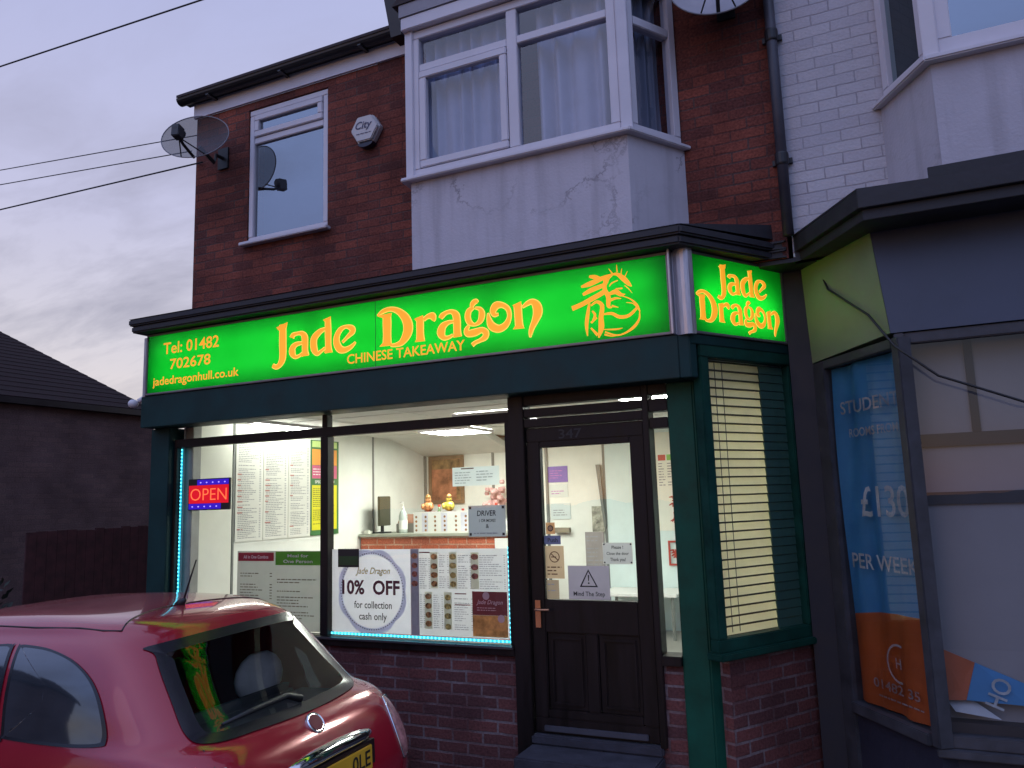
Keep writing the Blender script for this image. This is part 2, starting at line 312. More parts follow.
GLYPH={'J':([[(-4021,3036,57),(-4020,2967,59),(-4019,2878,61),(-4017,2802,57),(-4025,2755,51),(-4051,2720,36),(-4083,2709,29),(-4115,2724,27)]],[[(-4081,3017),(-3973,3046),(-3983,3003),(-4058,2991)]]),'a':([[(-3932,2919,40),(-3919,2940,29),(-3877,2947,19),(-3835,2942,30),(-3810,2912,50),(-3806,2867,51),(-3805,2806,48),(-3801,2767,62)],[(-3826,2868,14),(-3885,2865,28),(-3922,2840,46),(-3925,2803,50),(-3899,2769,24),(-3860,2772,16),(-3830,2789,16)]],[[(-3838,2766),(-3767,2765),(-3780,2787),(-3836,2786)]]),'d':([[(-3594,3030,42),(-3591,2930,50),(-3589,2829,46),(-3584,2767,57)],[(-3612,2951,15),(-3662,2938,34),(-3715,2897,50),(-3725,2851,53),(-3716,2803,49),(-3690,2772,28),(-3657,2784,18),(-3617,2806,15)]],[[(-3636,3021),(-3565,3039),(-3569,3013),(-3620,3006)],[(-3621,2768),(-3547,2765),(-3560,2790),(-3617,2789)]]),'e':([[(-3461,2831,14),(-3418,2864,19),(-3368,2903,38),(-3382,2930,36),(-3429,2945,18),(-3477,2929,33),(-3509,2886,42),(-3513,2834,50),(-3485,2785,50),(-3437,2772,36),(-3382,2790,24),(-3343,2820,8)]],[]),'D':([[(-3071,2991,59),(-3070,2921,64),(-3070,2844,59),(-3071,2762,67)],[(-3151,2991,8),(-3102,3017,25),(-3035,3025,26),(-2968,2998,39),(-2914,2943,59),(-2893,2880,70),(-2905,2824,64),(-2949,2772,38),(-3001,2759,20),(-3041,2761,12)]],[[(-3156,2989),(-3028,2996),(-3034,2968),(-3107,2968)],[(-3133,2761),(-3019,2758),(-3036,2779),(-3106,2784)]]),'r':([[(-2794,2934,53),(-2795,2880,51),(-2795,2817,51),(-2794,2766,62)],[(-2765,2913,20),(-2730,2932,26),(-2694,2931,42),(-2684,2909,30),(-2690,2894,14)]],[[(-2839,2927),(-2769,2945),(-2766,2918),(-2824,2909)],[(-2837,2761),(-2753,2759),(-2767,2777),(-2824,2778)]]),'b':([[(-2630,2905,23),(-2617,2921,32),(-2582,2940,21),(-2540,2941,24),(-2509,2914,46),(-2501,2869,49),(-2501,2807,48),(-2498,2759,55)],[(-2525,2870,13),(-2570,2868,23),(-2612,2845,46),(-2627,2804,56),(-2607,2767,31),(-2571,2763,18),(-2534,2777,13)]],[[(-2527,2759),(-2467,2759),(-2479,2780),(-2525,2779)]]),'g':([[(-2365,2946,8),(-2404,2930,33),(-2417,2889,37),(-2402,2847,32),(-2363,2828,14),(-2322,2849,31),(-2308,2893,39),(-2321,2930,22),(-2359,2944,8)],[(-2385,2949,17),(-2376,2975,31),(-2353,2989,27),(-2337,2977,13)],[(-2410,2825,12),(-2428,2799,29),(-2418,2773,38),(-2365,2774,44),(-2311,2784,32),(-2282,2762,38),(-2289,2733,35),(-2326,2715,20),(-2363,2704,19),(-2387,2689,22)]],[]),'o':([[(-2261,2896,5),(-2257,2856,25),(-2238,2805,47),(-2186,2778,44),(-2133,2798,37),(-2105,2849,25),(-2114,2904,26),(-2155,2936,29),(-2201,2938,46),(-2223,2906,41),(-2214,2878,25),(-2184,2877,10)]],[]),'n':([[(-2042,2921,50),(-2040,2858,48),(-2037,2798,48),(-2035,2764,55)],[(-2008,2900,8),(-1976,2920,23),(-1937,2929,31),(-1907,2900,53),(-1900,2852,58),(-1920,2801,41),(-1944,2757,29),(-1955,2723,21),(-1960,2692,3)]],[[(-2078,2923),(-2015,2942),(-2015,2914),(-2065,2906)],[(-2080,2760),(-1996,2758),(-2011,2780),(-2063,2781)]])}
EMBLEM=[[(-1537,3039,20),(-1498,3029,38),(-1456,3010,25)],[(-1593,2979,18),(-1535,2990,44),(-1447,3015,36),(-1386,3029,18)],[(-1584,2926,24),(-1529,2947,41),(-1449,2967,34),(-1423,2977,21)],[(-1661,2845,44),(-1594,2864,41),(-1514,2895,43),(-1443,2926,40),(-1433,2951,21)],[(-1543,2863,19),(-1558,2791,32),(-1568,2724,31),(-1565,2655,8)],[(-1533,2847,14),(-1493,2867,25),(-1460,2837,36),(-1470,2763,42),(-1472,2696,49),(-1492,2635,12)],[(-1526,2812,14),(-1509,2784,22),(-1525,2749,15)],[(-1537,2736,19),(-1498,2766,16)],[(-1540,2704,14),(-1498,2653,26)],[(-1428,3010,32),(-1438,2944,36),(-1417,2890,40),(-1418,2831,32),(-1396,2818,8)],[(-1386,3029,13),(-1352,3026,27),(-1312,2991,44),(-1280,2953,32),(-1263,2935,6)],[(-1405,3070,4),(-1382,3035,11)],[(-1352,3088,4),(-1351,3039,12)],[(-1320,3057,4),(-1327,3019,10)],[(-1284,3035,3),(-1303,3001,9)],[(-1306,2946,9),(-1282,2921,7),(-1262,2892,3)],[(-1421,2977,14),(-1408,3007,17),(-1385,3025,14)],[(-1407,2954,6),(-1389,2974,12),(-1349,2986,8)],[(-1410,2906,25),(-1367,2915,41),(-1334,2891,30),(-1307,2891,6)],[(-1366,2933,12),(-1323,2931,13)],[(-1412,2864,25),(-1369,2873,19),(-1334,2866,5)],[(-1397,2828,19),(-1354,2813,5)],[(-1334,2885,6),(-1277,2857,10),(-1238,2815,20),(-1219,2768,10)],[(-1452,2781,14),(-1399,2779,25),(-1350,2751,29),(-1291,2752,27),(-1241,2789,22),(-1229,2806,7)],[(-1222,2772,6),(-1227,2723,16),(-1262,2678,24),(-1322,2645,14),(-1381,2639,13),(-1449,2668,14)],[(-1455,2684,7),(-1379,2676,14),(-1335,2679,4)],[(-1453,2652,17),(-1407,2636,9),(-1371,2636,3)],[(-1302,2837,5),(-1262,2826,8),(-1237,2797,6)]]
# ================================================================== ground
def sheet(name, x0, x1, y0, y1, z, material, label=None):
    b = MB(); b.face([(x0, y0, z), (x1, y0, z), (x1, y1, z), (x0, y1, z)]); o = b.build(name, material)
    o['kind'] = 'structure'; o['label'] = label; o['category'] = 'ground'; return o
ASPH = mat('asphalt', (.045, .045, .048), .85, var=.25, scale=20, bump=.4, bscale=120)
PAVE = mat('concrete_pavement', (.13, .125, .12), .85, var=.2, scale=3, bump=.3, bscale=70)
sheet('ground', -250, 250, -250, 250, -.42, ASPH, 'dark asphalt ground around the shops')
b = MB(); b.box(-40, 40, -6.2, .3, -.41, -.27); o = b.build('pavement', PAVE); tag(o, 'grey forecourt in front of the shops', 'pavement', kind='structure')
b = MB(); b.box(-40, 40, -6.35, -6.203, -.41, -.262); o = b.build('kerb', TERR, bevel=.015); tag(o, 'kerb stone along the forecourt edge', 'kerb', kind='structure')

# ================================================================== our building
H = root('brick_takeaway_house', 'two storey red brick terrace with lit green takeaway shopfront and bay window', 'shop building', (-3, .35, -.27))
b = MB(); XL, XR, YF, YB = -5.553, -.372, .35, .60
b.box(XL, -4.909, YF, YB, 3.12, 5.326); b.box(-4.016, XR, YF, YB, 3.12, 5.326)
b.box(-4.909, -4.016, YF, YB, 3.12, 3.965); b.box(-4.909, -4.016, YF, YB, 5.254, 5.326)
b.build('upper_wall', BRICK_RED, H)
b = MB(); b.box(XL, XL+.25, YB, 8.5, -.27, 5.5); b.box(XL, XL+.25, YF, YB, -.27, 3.12); b.box(XL+.25, XR, 8.25, 8.5, -.27, 5.5); b.build('side_wall', BRICK_RED, H)
b = MB(); b.box(-.40, -.344, .60, 8.25, -.27, 7.6); b.build('party_wall', BRICK_DARK, H)
b = MB(); b.box(XL-.02, XR, .325, .349, 5.326, 5.468); b.build('eaves_board', UPVC, H)
# half-round gutter with brackets
b = MB()
prof = [(.055*math.cos(a), .055*math.sin(a)) for a in [math.pi+k*math.pi/8 for k in range(9)]]+[(.048*math.cos(a), .048*math.sin(a)) for a in [2*math.pi-k*math.pi/8 for k in range(9)]]
b.prism([(XL-.13, .262+p, 5.505+q) for p, q in prof], (2.46, 0, 0))
for x in (-5.3, -4.45, -3.6): b.box(x, x+.03, .20, .326, 5.44, 5.452)
b.build('gutter', GUTTER, H)
b = MB(); b.box(XL-.10, XR, .225, .349, 5.47, 5.535); b.build('eaves_soffit', GUTTER, H)
# main roof with courses of tiles
b = MB(); n = 26; y0, z0, y1, z1 = .20, 5.53, 4.4, 8.2
for i in range(n):
    a, c = i/n, (i+1)/n
    b.prism([(XL-.12, y0+(y1-y0)*a, z0+(z1-z0)*a), (XL-.12, y0+(y1-y0)*c, z0+(z1-z0)*c-.02), (XL-.12, y0+(y1-y0)*c, z0+(z1-z0)*c-.05), (XL-.12, y0+(y1-y0)*a, z0+(z1-z0)*a-.025)], (5.33, 0, 0))
rf = b.build('roof', ROOFT, H)
b = MB(); b.prism([(XL-.12, 4.4, 8.2), (XL-.12, 8.6, 5.5), (XL-.12, 8.6, 5.42), (XL-.12, 4.4, 8.1)], (5.33, 0, 0)); b.build('rear_roof_slope', ROOFT, H)
# upstairs window
def flat_window(parent, M, t0, t1, z0, z1, zt, gl, d=0.):
    b = MB(M); b.frame(t0, t1, z0, z1, .055, d, d+.07); b.box(t0+.055, t1-.055, d+.005, d+.07, zt-.03, zt+.03)
    wf = b.build('window', UPVC, parent, bevel=.006)
    b = MB(M); b.frame(t0+.058, t1-.058, zt+.033, z1-.058, .055, d-.012, d+.05); b.build('opening_sash', UPVC, wf, bevel=.006)
    pane(M, t0+.11, t1-.11, zt+.085, z1-.11, d+.02, gl, wf); pane(M, t0+.05, t1-.05, z0+.05, zt-.025, d+.03, gl, wf)
    return wf
FM = Matrix.Identity(4)
FM.translation = (0, .36, 0)
wf = flat_window(H, FM, -4.905, -4.02, 3.985, 5.25, 4.95, GLASS_SKY)
b = MB(FM); b.box(-4.95, -3.985, -.075, .08, 3.955, 3.985); b.build('sill', UPVC, wf, bevel=.006)
b = MB(); b.box(-4.9, -4.02, .55, .57, 3.99, 5.25); b.build('reveal_backing', mat('net_blind', (.16, .17, .20), .8), wf)
# bay: rendered panel, sill and plastic windows
bay_pts = [(-2.945, .348), (-2.91, -.09), (-1.262, -.09), (-.987, .348)]
b = MB(); b.prism([(x, y, 3.15) for x, y in bay_pts], (0, 0, .83)); b.build('bay_panel', RENDER, H)
def grow(pts, d):
    out = []
    for i, p in enumerate(pts):
        p = Vector(p); ns = []
        for a, c in ((i-1, i), (i, i+1)):
            if a < 0 or c >= len(pts): continue
            e = (Vector(pts[c])-Vector(pts[a])).normalized(); ns.append(Vector((e.y, -e.x)))
        n_ = sum(ns, Vector((0, 0))); n_ = n_/len(ns); k = d/max(n_.length_squared, .3)**1
        q = p+n_*k; out.append((q.x, q.y if 0 < i < len(pts)-1 else p.y))
    return out
b = MB(); b.prism([(x, y, 3.981) for x, y in grow(bay_pts, .06)], (0, 0, .028)); b.build('bay_sill', UPVC, H, bevel=.006)
bw = MB()
for M_, L in ((BAY_R, .519), (BAY_L, .44)):
    bw.M = M_; bw.frame(.045, L-.02, 4.012, 5.18, .062, 0, .07)
    bw.box(.107, L-.082, .004, .07, 4.80, 4.865)
bw.M = Matrix.Identity(4)
bw.frame(-2.895, -1.30, 4.012, 5.18, .065, -.09, -.02); bw.box(-2.105, -2.025, -.086, -.02, 4.077, 5.115)
bw.box(-2.83, -2.105, -.085, -.02, 4.845, 4.905); bw.box(-2.025, -1.365, -.085, -.02, 4.845, 4.905)
bw.M = fr((-1.262, -.09), (1, .16), (-.16, 1)); bw.box(-.035, .04, -.012, .06, 4.012, 5.2)
bw.M = fr((-2.91, -.09), (1, -.16), (.16, 1)); bw.box(-.04, .035, -.012, .06, 4.012, 5.2)
bwo = bw.build('bay_window', UPVC, H, bevel=.005)
b = MB(); b.frame(-2.826, -2.109, 4.081, 4.841, .055, -.098, -.05); b.build('opening_sash', UPVC, bwo, bevel=.006)
for x0, x1, z0, z1 in ((-2.775, -2.16, 4.13, 4.79), (-2.83, -2.105, 4.90, 5.12), (-2.03, -1.36, 4.07, 4.85), (-2.03, -1.36, 4.90, 5.12)): pane(FM, x0, x1, z0, z1, -.05-.36, GLASS_BAY, bwo)
for M_, L in ((BAY_R, .519), (BAY_L, .44)):
    for z0, z1 in ((4.07, 4.805), (4.86, 5.12)): pane(M_, .10, L-.08, z0, z1, .035, GLASS_BAY, bwo)
b = MB(); b.prism([(x, y, 5.185) for x, y in grow(bay_pts, .05)], (0, 0, .10)); b.build('bay_fascia', UPVC, H, bevel=.005)
b = MB(); b.prism([(x, y, 5.288) for x, y in grow(bay_pts, .06)], (0, 0, .10)); b.build('bay_soffit', mat('grey_soffit_board', (.30, .29, .33), .6), H)
b = MB(); b.prism([(-3.02, -.16, 5.392), (-.90, -.16, 5.392), (-1.96, -.16, 6.6)], (0, 3.2, 0)); b.build('bay_gable', ROOFT, H)
b = MB(); b.prism([(-3.10, .10, 5.34), (-3.20, .10, 5.34), (-3.27, .04, 5.9), (-3.17, .04, 5.9)], (0, .14, 0)); b.prism([(-3.275, .0, 5.902), (-3.165, .0, 5.902), (-3.165, 0, 6.4), (-3.275, 0, 6.4)], (0, .14, 0)); b.build('bay_verge', GUTTER, H)
# --- shopfront: cornice, fascia, posts
plan = [(-5.54, -.30), (-.925, -.30), (-.395, .46)]
b = MB(); b.prism([(-5.54, -.30, 3.125), (-.925, -.30, 3.125), (-.395, .46, 3.125), (-.395, .348, 3.125), (-5.54, .348, 3.125)], (0, 0, .055))
b.prism([(-5.56, -.315, 3.183), (-.915, -.315, 3.183), (-.395, .43, 3.183), (-.395, .349, 3.183), (-5.56, .349, 3.183)], (0, 0, .055))
b.build('cornice', LEAD, H, bevel=.012)
b = MB(); zt = 3.241
A = [(-5.56, -.31, zt), (-.92, -.31, zt), (-.41, .42, zt+.02)]; Bk = [(-5.56, .347, 3.37), (-.92, .347, 3.37), (-.41, .425, 3.37)]
for i in range(2): b.face([A[i], A[i+1], Bk[i+1], Bk[i]])
b.face([A[0], Bk[0], (-5.56, .347, zt)])
b.build('lead_flashing', LEAD, H)
b = MB(); b.box(-5.53, -1.0, -.18, -.135, 2.337, 2.598); b.box(-5.53, -1.0, -.134, .06, 2.337, 2.362)
b.prism([(-5.53, -.134, 2.362), (-5.53, .06, 2.362), (-5.53, .06, 2.598), (-5.53, -.134, 2.598)], (.03, 0, 0))
b.M = SIDE; b.box(-.03, .98, 0, .03, 2.54, 2.60); b.box(.0, .98, .031, .12, 2.54, 2.565)
b.M = Matrix.Identity(4); b.prism([(-.999, -.176, 2.337), (-.935, -.168, 2.337), (-.905, -.125, 2.337), (-.93, .05, 2.337), (-.999, .05, 2.337)], (0, 0, .262)); b.build('fascia_board', GREEN, H, bevel=.004)
b = MB(); b.box(-5.5, -1.0, -.05, .3, 2.60, 3.12); b.M = SIDE; b.box(0.02, .98, .14, .3, 2.60, 3.12); b.build('sign_backing', BLACK, H)
b = MB(); b.box(-5.55, -5.335, -.05, .34, -.27, 2.335); b.build('pilaster', GREEN, H, bevel=.006)
b = MB(); b.prism([(-1.127, -.02, -.27), (-.965, -.02, -.27), (-.905, .05, -.27), (-.94, .12, -.27), (-1.127, .12, -.27)], (0, 0, 2.605)); b.build('corner_post', POST, H, bevel=.008)
b = MB(); b.box(-5.333, -2.215, .0, .22, -.27, .64); b.box(-1.285, -1.13, .0, .22, -.27, .64)
b.build('stall_riser', BRICK_DARK, H)
b = MB(SIDE); b.box(.14, .93, .03, .25, -.27, .699); b.build('side_stall_riser', BRICK_DARK, H)
# --- shop window, two lights with clear strip above
b = MB(); b.box(-5.333, -2.215, -.035, .10, .645, .705); b.box(-5.333, -2.215, -.0, .07, 2.168, 2.236); b.box(-5.333, -5.30, 0, .07, .706, 2.167)
b.box(-3.80, -3.732, -.005, .075, .706, 2.167); b.box(-3.79, -3.742, 0, .07, 2.237, 2.335); b.box(-2.255, -2.217, 0, .07, .706, 2.167)
shopwin = b.build('shop_window', BLACKW, H, bevel=.004)
pane(FM, -5.30, -3.80, .705, 2.168, .03-.36, GLASS, shopwin); pane(FM, -3.732, -2.255, .705, 2.168, .03-.36, GLASS, shopwin)
pane(FM, -5.30, -3.79, 2.236, 2.335, .03-.36, GLASS, shopwin); pane(FM, -3.742, -2.215, 2.236, 2.335, .03-.36, GLASS, shopwin)
b = MB(); b.box(-5.333, -2.217, -.055, -.036, .69, .706); b.build('sill', mat('worn_grey_sill_edge', (.09, .085, .09), .3, metal=.4), shopwin, bevel=.003)
# --- door frame, strip lights over it, door leaf
b = MB(); b.box(-2.213, -2.10, -.03, .10, -.10, 2.335); b.box(-1.285, -1.246, -.03, .10, .17, 2.335)
b.box(-2.099, -1.286, -.02, .08, 2.12, 2.178); b.box(-2.099, -1.286, -.02, .08, 2.19, 2.245); b.box(-2.099, -1.286, -.02, .08, 2.268, 2.335)
b.box(-1.245, -1.128, -.02, .08, 2.06, 2.125); b.box(-1.245, -1.128, -.02, .08, 2.165, 2.245); b.box(-1.245, -1.128, -.02, .08, 2.272, 2.335); b.box(-1.245, -1.128, -.05, .10, .645, .70)
df = b.build('door_frame', BLACKW, H, bevel=.004)
pane(FM, -2.1, -1.285, 2.12, 2.335, .03-.36, GLASS, df, 'fanlight_pane'); pane(FM, -1.246, -1.127, .70, 2.335, .03-.36, GLASS, df, 'sidelight_pane')
b = MB(); b.frame(-2.095, -1.29, .185, 2.115, .095, 0, .055)
b.box(-2.0, -1.385, 0, .055, .28, .33); b.box(-2.0, -1.385, 0, .055, .80, 1.003); b.box(-2.0, -1.385, 0, .055, 1.982, 2.02)
b.box(-1.735, -1.655, .0, .055, .33, .80); b.box(-2.0, -1.735, .018, .05, .33, .80); b.box(-1.655, -1.385, .018, .05, .33, .80)
b.frame(-1.975, -1.76, .355, .775, .022, .006, .02); b.frame(-1.63, -1.41, .355, .775, .022, .006, .02)
door = b.build('door', BLACKW, H, bevel=.006)
pane(FM, -2.002, -1.385, 1.0, 1.985, .028-.36, GLASS, door)
b = MB(); b.box(-2.066, -2.03, -.012, 0, .83, 1.0); b.tube([(-2.048, -.012, .945), (-2.048, -.05, .945), (-2.03, -.052, .945), (-1.955, -.05, .947)], .008); b.build('door_handle', mat('worn_brass', (.55, .28, .16), .35, metal=.9), door)
b = MB(); b.text('347', -1.86, 2.035, .06, y=-.002, width=.16); b.build('house_number', mat('faded_white_transfer', (.028, .025, .026), .6), door, recalc=False)
b = MB(); b.box(-2.03, -1.36, -.018, 0, .20, .235); b.build('weather_bar', mat('grey_weather_bar', (.06, .06, .075), .5), door, bevel=.004)
b = MB(); b.box(-2.12, -1.27, -.035, .12, .12, .18); b.box(-2.12, -1.27, -.30, .10, -.27, .118); b.build('door_step', TERR, H, bevel=.01)
# --- splayed side window (its blind is a thing of its own)
b = MB(SIDE); b.frame(.035, .93, .74, 2.54, .075, .0, .07); b.box(.02, .95, -.03, .09, .70, .742); sw = b.build('side_window', mat('mid_green_gloss_paint', (.006, .052, .036), .5, spec=.25, var=.3, scale=6, bump=.08, bscale=25), H, bevel=.006)
pane(SIDE, .11, .855, .815, 2.465, .035, GLASS, sw)
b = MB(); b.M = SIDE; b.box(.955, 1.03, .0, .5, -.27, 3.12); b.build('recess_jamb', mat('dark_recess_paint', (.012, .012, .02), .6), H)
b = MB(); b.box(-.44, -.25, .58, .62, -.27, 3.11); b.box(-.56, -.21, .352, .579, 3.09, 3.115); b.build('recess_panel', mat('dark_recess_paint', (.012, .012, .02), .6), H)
# --- inside of the shop
ZF, ZC = .17, 2.42
b = MB(); b.box(-5.3, -1.13, .12, 8.2, ZF-.05, ZF); b.box(-1.13, -.45, .75, 8.2, ZF-.05, ZF); b.build('shop_floor', mat('worn_vinyl_floor', (.25, .24, .22), .4), H)
b = MB(); b.box(-5.3, -.42, .62, 3.2, ZC, ZC+.08); b.prism([(-5.3, .075, ZC), (-1.12, .075, ZC), (-.60, .62, ZC), (-5.3, .62, ZC)], (0, 0, .08)); b.prism([(-5.3, 3.2, ZC), (-5.3, 4.05, 2.22), (-5.3, 4.05, 2.30), (-5.3, 3.2, ZC+.08)], (1.25, 0, 0)); b.box(-4.05, -.42, 3.2, 4.1, ZC, ZC+.08)
for y in (.9, 1.8, 2.7): b.box(-5.3, -.95, y, y+.012, ZC-.006, ZC-.001)
for x in (-4.5, -3.6, -2.7, -1.8): b.box(x, x+.012, .62, 3.2, ZC-.0065, ZC-.0015)
b.build('shop_ceiling', mat('ceiling_tile', (.74, .74, .70), .8, var=.04), H)
b = MB(); b.box(-5.304, -5.296, .075, 4.0, ZF, ZC); b.box(-5.296, -2.855, 4.0, 4.1, ZF, ZC); b.build('shop_wall', PLASTER, H)
b = MB(); b.box(-2.853, -.42, 3.98, 4.1, ZF, ZC); b.box(-.55, -.45, .72, 3.98, ZF, ZC); b.build('pale_blue_partition', mat('pale_blue_white_paint', (.70, .82, .82), .6, var=.03), H)
for y in (.20, .63, 2.82): b = MB(); b.box(-5.296, -5.285, y, y+.022, ZF, ZC); b.build('cover_strip', DARKLINE, H)
b = MB(); b.box(-5.296, -5.27, 3.97, 3.999, ZF, 2.25); b.build('cover_strip', DARKLINE, H)
for x in (-3.60, -2.875): b = MB(); b.box(x, x+.028, 3.975, 3.999, ZF, ZC); b.build('cover_strip', DARKLINE, H)
b = MB(); b.box(-4.32, -4.29, 3.98, 3.999, 1.3, ZC); b.build('wall_pipe', DARKLINE, H)
b = MB(); b.prism([(-4.62, 3.99, 2.41), (-4.34, 3.99, 2.41), (-4.49, 3.99, 2.26)], (0, -.05, 0)); b.build('corner_vent', DARKLINE, H)

b = MB(); b.box(-5.294, -5.2, .08, .17, ZF, ZC); b.box(-5.293, -5.26, .17, .20, ZF, ZC); b.build('shutter_guide', mat('grey_shutter_steel', (.30, .30, .29), .45, metal=.3), H, bevel=.004)

# ================================================================== neighbouring shop
K = root('white_bay_shop', 'white painted brick terrace with dark empty shop and grey fascia next door', 'shop building', (1.6, .35, -.27))
XR2 = 4.6
b = MB(); b.box(-.343, XR2, .35, .60, 3.12, 5.6); b.build('painted_wall', BRICK_WHITE, K)
b = MB(); b.box(XR2-.25, XR2, .6, 8.5, -.27, 5.6); b.box(-.343, XR2-.25, 8.25, 8.5, -.27, 5.6); b.build('side_wall', BRICK_DARK, K)
b = MB(); b.prism([(-.343, .20, 5.53), (-.343, 4.4, 8.2), (-.343, 8.6, 5.5)], (XR2+.343, 0, 0)); b.build('roof', ROOFT, K)
nb_bay = [(.24, .348), (.49, -.09), (2.3, -.09), (2.55, .348)]
b = MB(); b.prism([(x, y, 3.258) for x, y in nb_bay], (0, 0, .78)); b.build('bay_panel', render_coat('lilac_white_render', (.50, .48, .54), .35), K)
b = MB(); b.prism([(x, y, 3.981) for x, y in grow(nb_bay, .06)], (0, 0, .035)); b.build('bay_sill', UPVC, K, bevel=.008)
b = MB(NBAY_L); b.frame(.04, .47, 4.018, 5.4, .06, 0, .07); b.M = Matrix.Identity(4)
b.frame(.51, 2.28, 4.018, 5.4, .10, -.09, -.02); b.box(1.36, 1.43, -.088, -.02, 4.118, 5.3)
b.M = fr((.49, -.09), (1, -.2), (.2, 1)); b.box(-.03, .05, -.012, .06, 4.018, 5.4); b.M = fr((2.3, -.09), (.494, .87), (-.87, .494)); b.frame(.0, .5, 4.018, 5.4, .06, 0, .07)
bo = b.build('bay_window', UPVC, K, bevel=.005)
pane(NBAY_L, .09, .42, 4.07, 5.35, .035, glass('dark_side_pane', (.5, .6, .6), 1.0, f0=.06), bo); pane(FM, .6, 1.36, 4.11, 5.31, -.05-.36, GLASS_SKY, bo); pane(FM, 1.43, 2.19, 4.11, 5.31, -.05-.36, GLASS_SKY, bo)
b = MB(); b.box(.3, 2.5, .30, .345, 4.02, 5.4); b.build('dark_backing', mat('dark_room_cloth', (.10, .10, .12), .9), bo)
# cornice in two tiers, tilted fascia
b = MB()
b.prism([(-.335, .40, 3.09), (.07, -.27, 3.09), (4.6, -.27, 3.09), (4.6, .348, 3.09), (-.335, .348, 3.09)], (0, 0, .06))
b.prism([(-.338, .36, 3.153), (.05, -.30, 3.153), (4.6, -.30, 3.153), (4.6, .349, 3.153), (-.338, .349, 3.153)], (0, 0, .10))
b.prism([(.40, -.25, 3.256), (4.6, -.25, 3.256), (4.6, -.13, 3.256), (.50, -.13, 3.256)], (0, 0, .075))
b.build('cornice', LEAD, K, bevel=.015)
b = MB(); b.prism([(-.338, .356, 3.254), (.05, -.296, 3.254), (.42, -.262, 3.254), (.49, -.12, 3.254), (.42, .10, 3.254), (.24, .345, 3.254), (-.338, .347, 3.254)], (0, 0, .012)); b.build('lead_flashing', LEAD, K)
b = MB(); cb, ct_ = (.148, -.10), (.098, -.02); back_b, back_t = (-.30, .57), (-.32, .57)
b.face([(back_b[0], back_b[1], 2.46), (cb[0], cb[1], 2.485), (ct_[0], ct_[1], 3.10), (back_t[0], back_t[1], 3.10)])
b.face([(back_b[0], back_b[1], 2.46), (cb[0], cb[1], 2.485), (cb[0]+.05, cb[1]+.06, 2.485), (back_b[0]+.06, back_b[1]+.05, 2.46)])
b.build('side_fascia', mat('pale_grey_fascia_paint', (.21, .25, .15), .5, var=.08, scale=3), K, recalc=False)
b = MB()
b.prism([(cb[0]+.002, cb[1], 2.485), (4.5, cb[1], 2.485), (4.5, ct_[1], 3.10), (ct_[0]+.002, ct_[1], 3.10)], (0, .05, 0)); b.build('fascia_board', mat('slate_blue_fascia_paint', (.052, .060, .092), .5, var=.15, scale=2), K)
NW = mat('grey_timber_frame', (.048, .048, .058), .55, var=.25, scale=8, bump=.1)
b = MB(NB_SIDE); b.box(0, .12, .0, .08, -.27, 2.455); b.box(.121, .80, 0, .06, 2.40, 2.455); b.box(.121, .80, -.02, .08, .34, .40); b.box(.80, .862, -.0, .08, .34, 2.455)
b.M = Matrix.Identity(4); b.box(.163, .215, -.10, -.03, .34, 2.48); b.box(.2155, 4.5, -.09, -.03, 2.42, 2.48); b.box(.2155, 4.5, -.10, -.02, .34, .40); b.box(2.3, 2.36, -.09, -.03, .40, 2.42)
b.box(.163, 4.5, -.14, -.01, .30, .338)
nw = b.build('display_window', NW, K, bevel=.005)
NGL = glass('dusty_shop_glass', (.80, .82, .84), 1.0, f0=.07)
pane(NB_SIDE, .12, .80, .40, 2.40, .03, NGL, nw); pane(FM, .215, 2.3, .40, 2.42, -.06-.36, NGL, nw); pane(FM, 2.36, 4.5, .40, 2.42, -.06-.36, NGL, nw)
b = MB(NB_SIDE); b.box(.0, .84, .02, .3, -.27, .338); b.M = Matrix.Identity(4); b.box(.19, 4.5, -.07, .3, -.27, .298); b.build('stall_riser', mat('dark_navy_render', (.018, .018, .035), .7, bump=.2), K)
b = MB(); b.box(.23, 4.3, .06, .08, .45, 2.44); b.build('window_backing', mat('grey_backing_board', (.36, .335, .34), .8, var=.06, scale=2), K)
b = MB(); b.box(.24, 4.3, .046, .058, 1.86, 1.93); b.box(.24, 4.3, .046, .058, 1.55, 1.615); b.box(.50, .54, .046, .058, 1.931, 2.44); b.build('backing_rail', mat('dark_grey_rail', (.06, .055, .06), .6), K)
b = MB(); b.box(.19, 4.3, -.03, .08, .40, .45); b.build('display_shelf', mat('brown_display_shelf', (.05, .035, .035), .6), K)
b = MB(); b.M = NB_SIDE; b.box(.0, .82, .35, .37, .40, 2.5); b.build('side_backing', mat('dark_back_screen', (.03, .04, .06), .8), K)

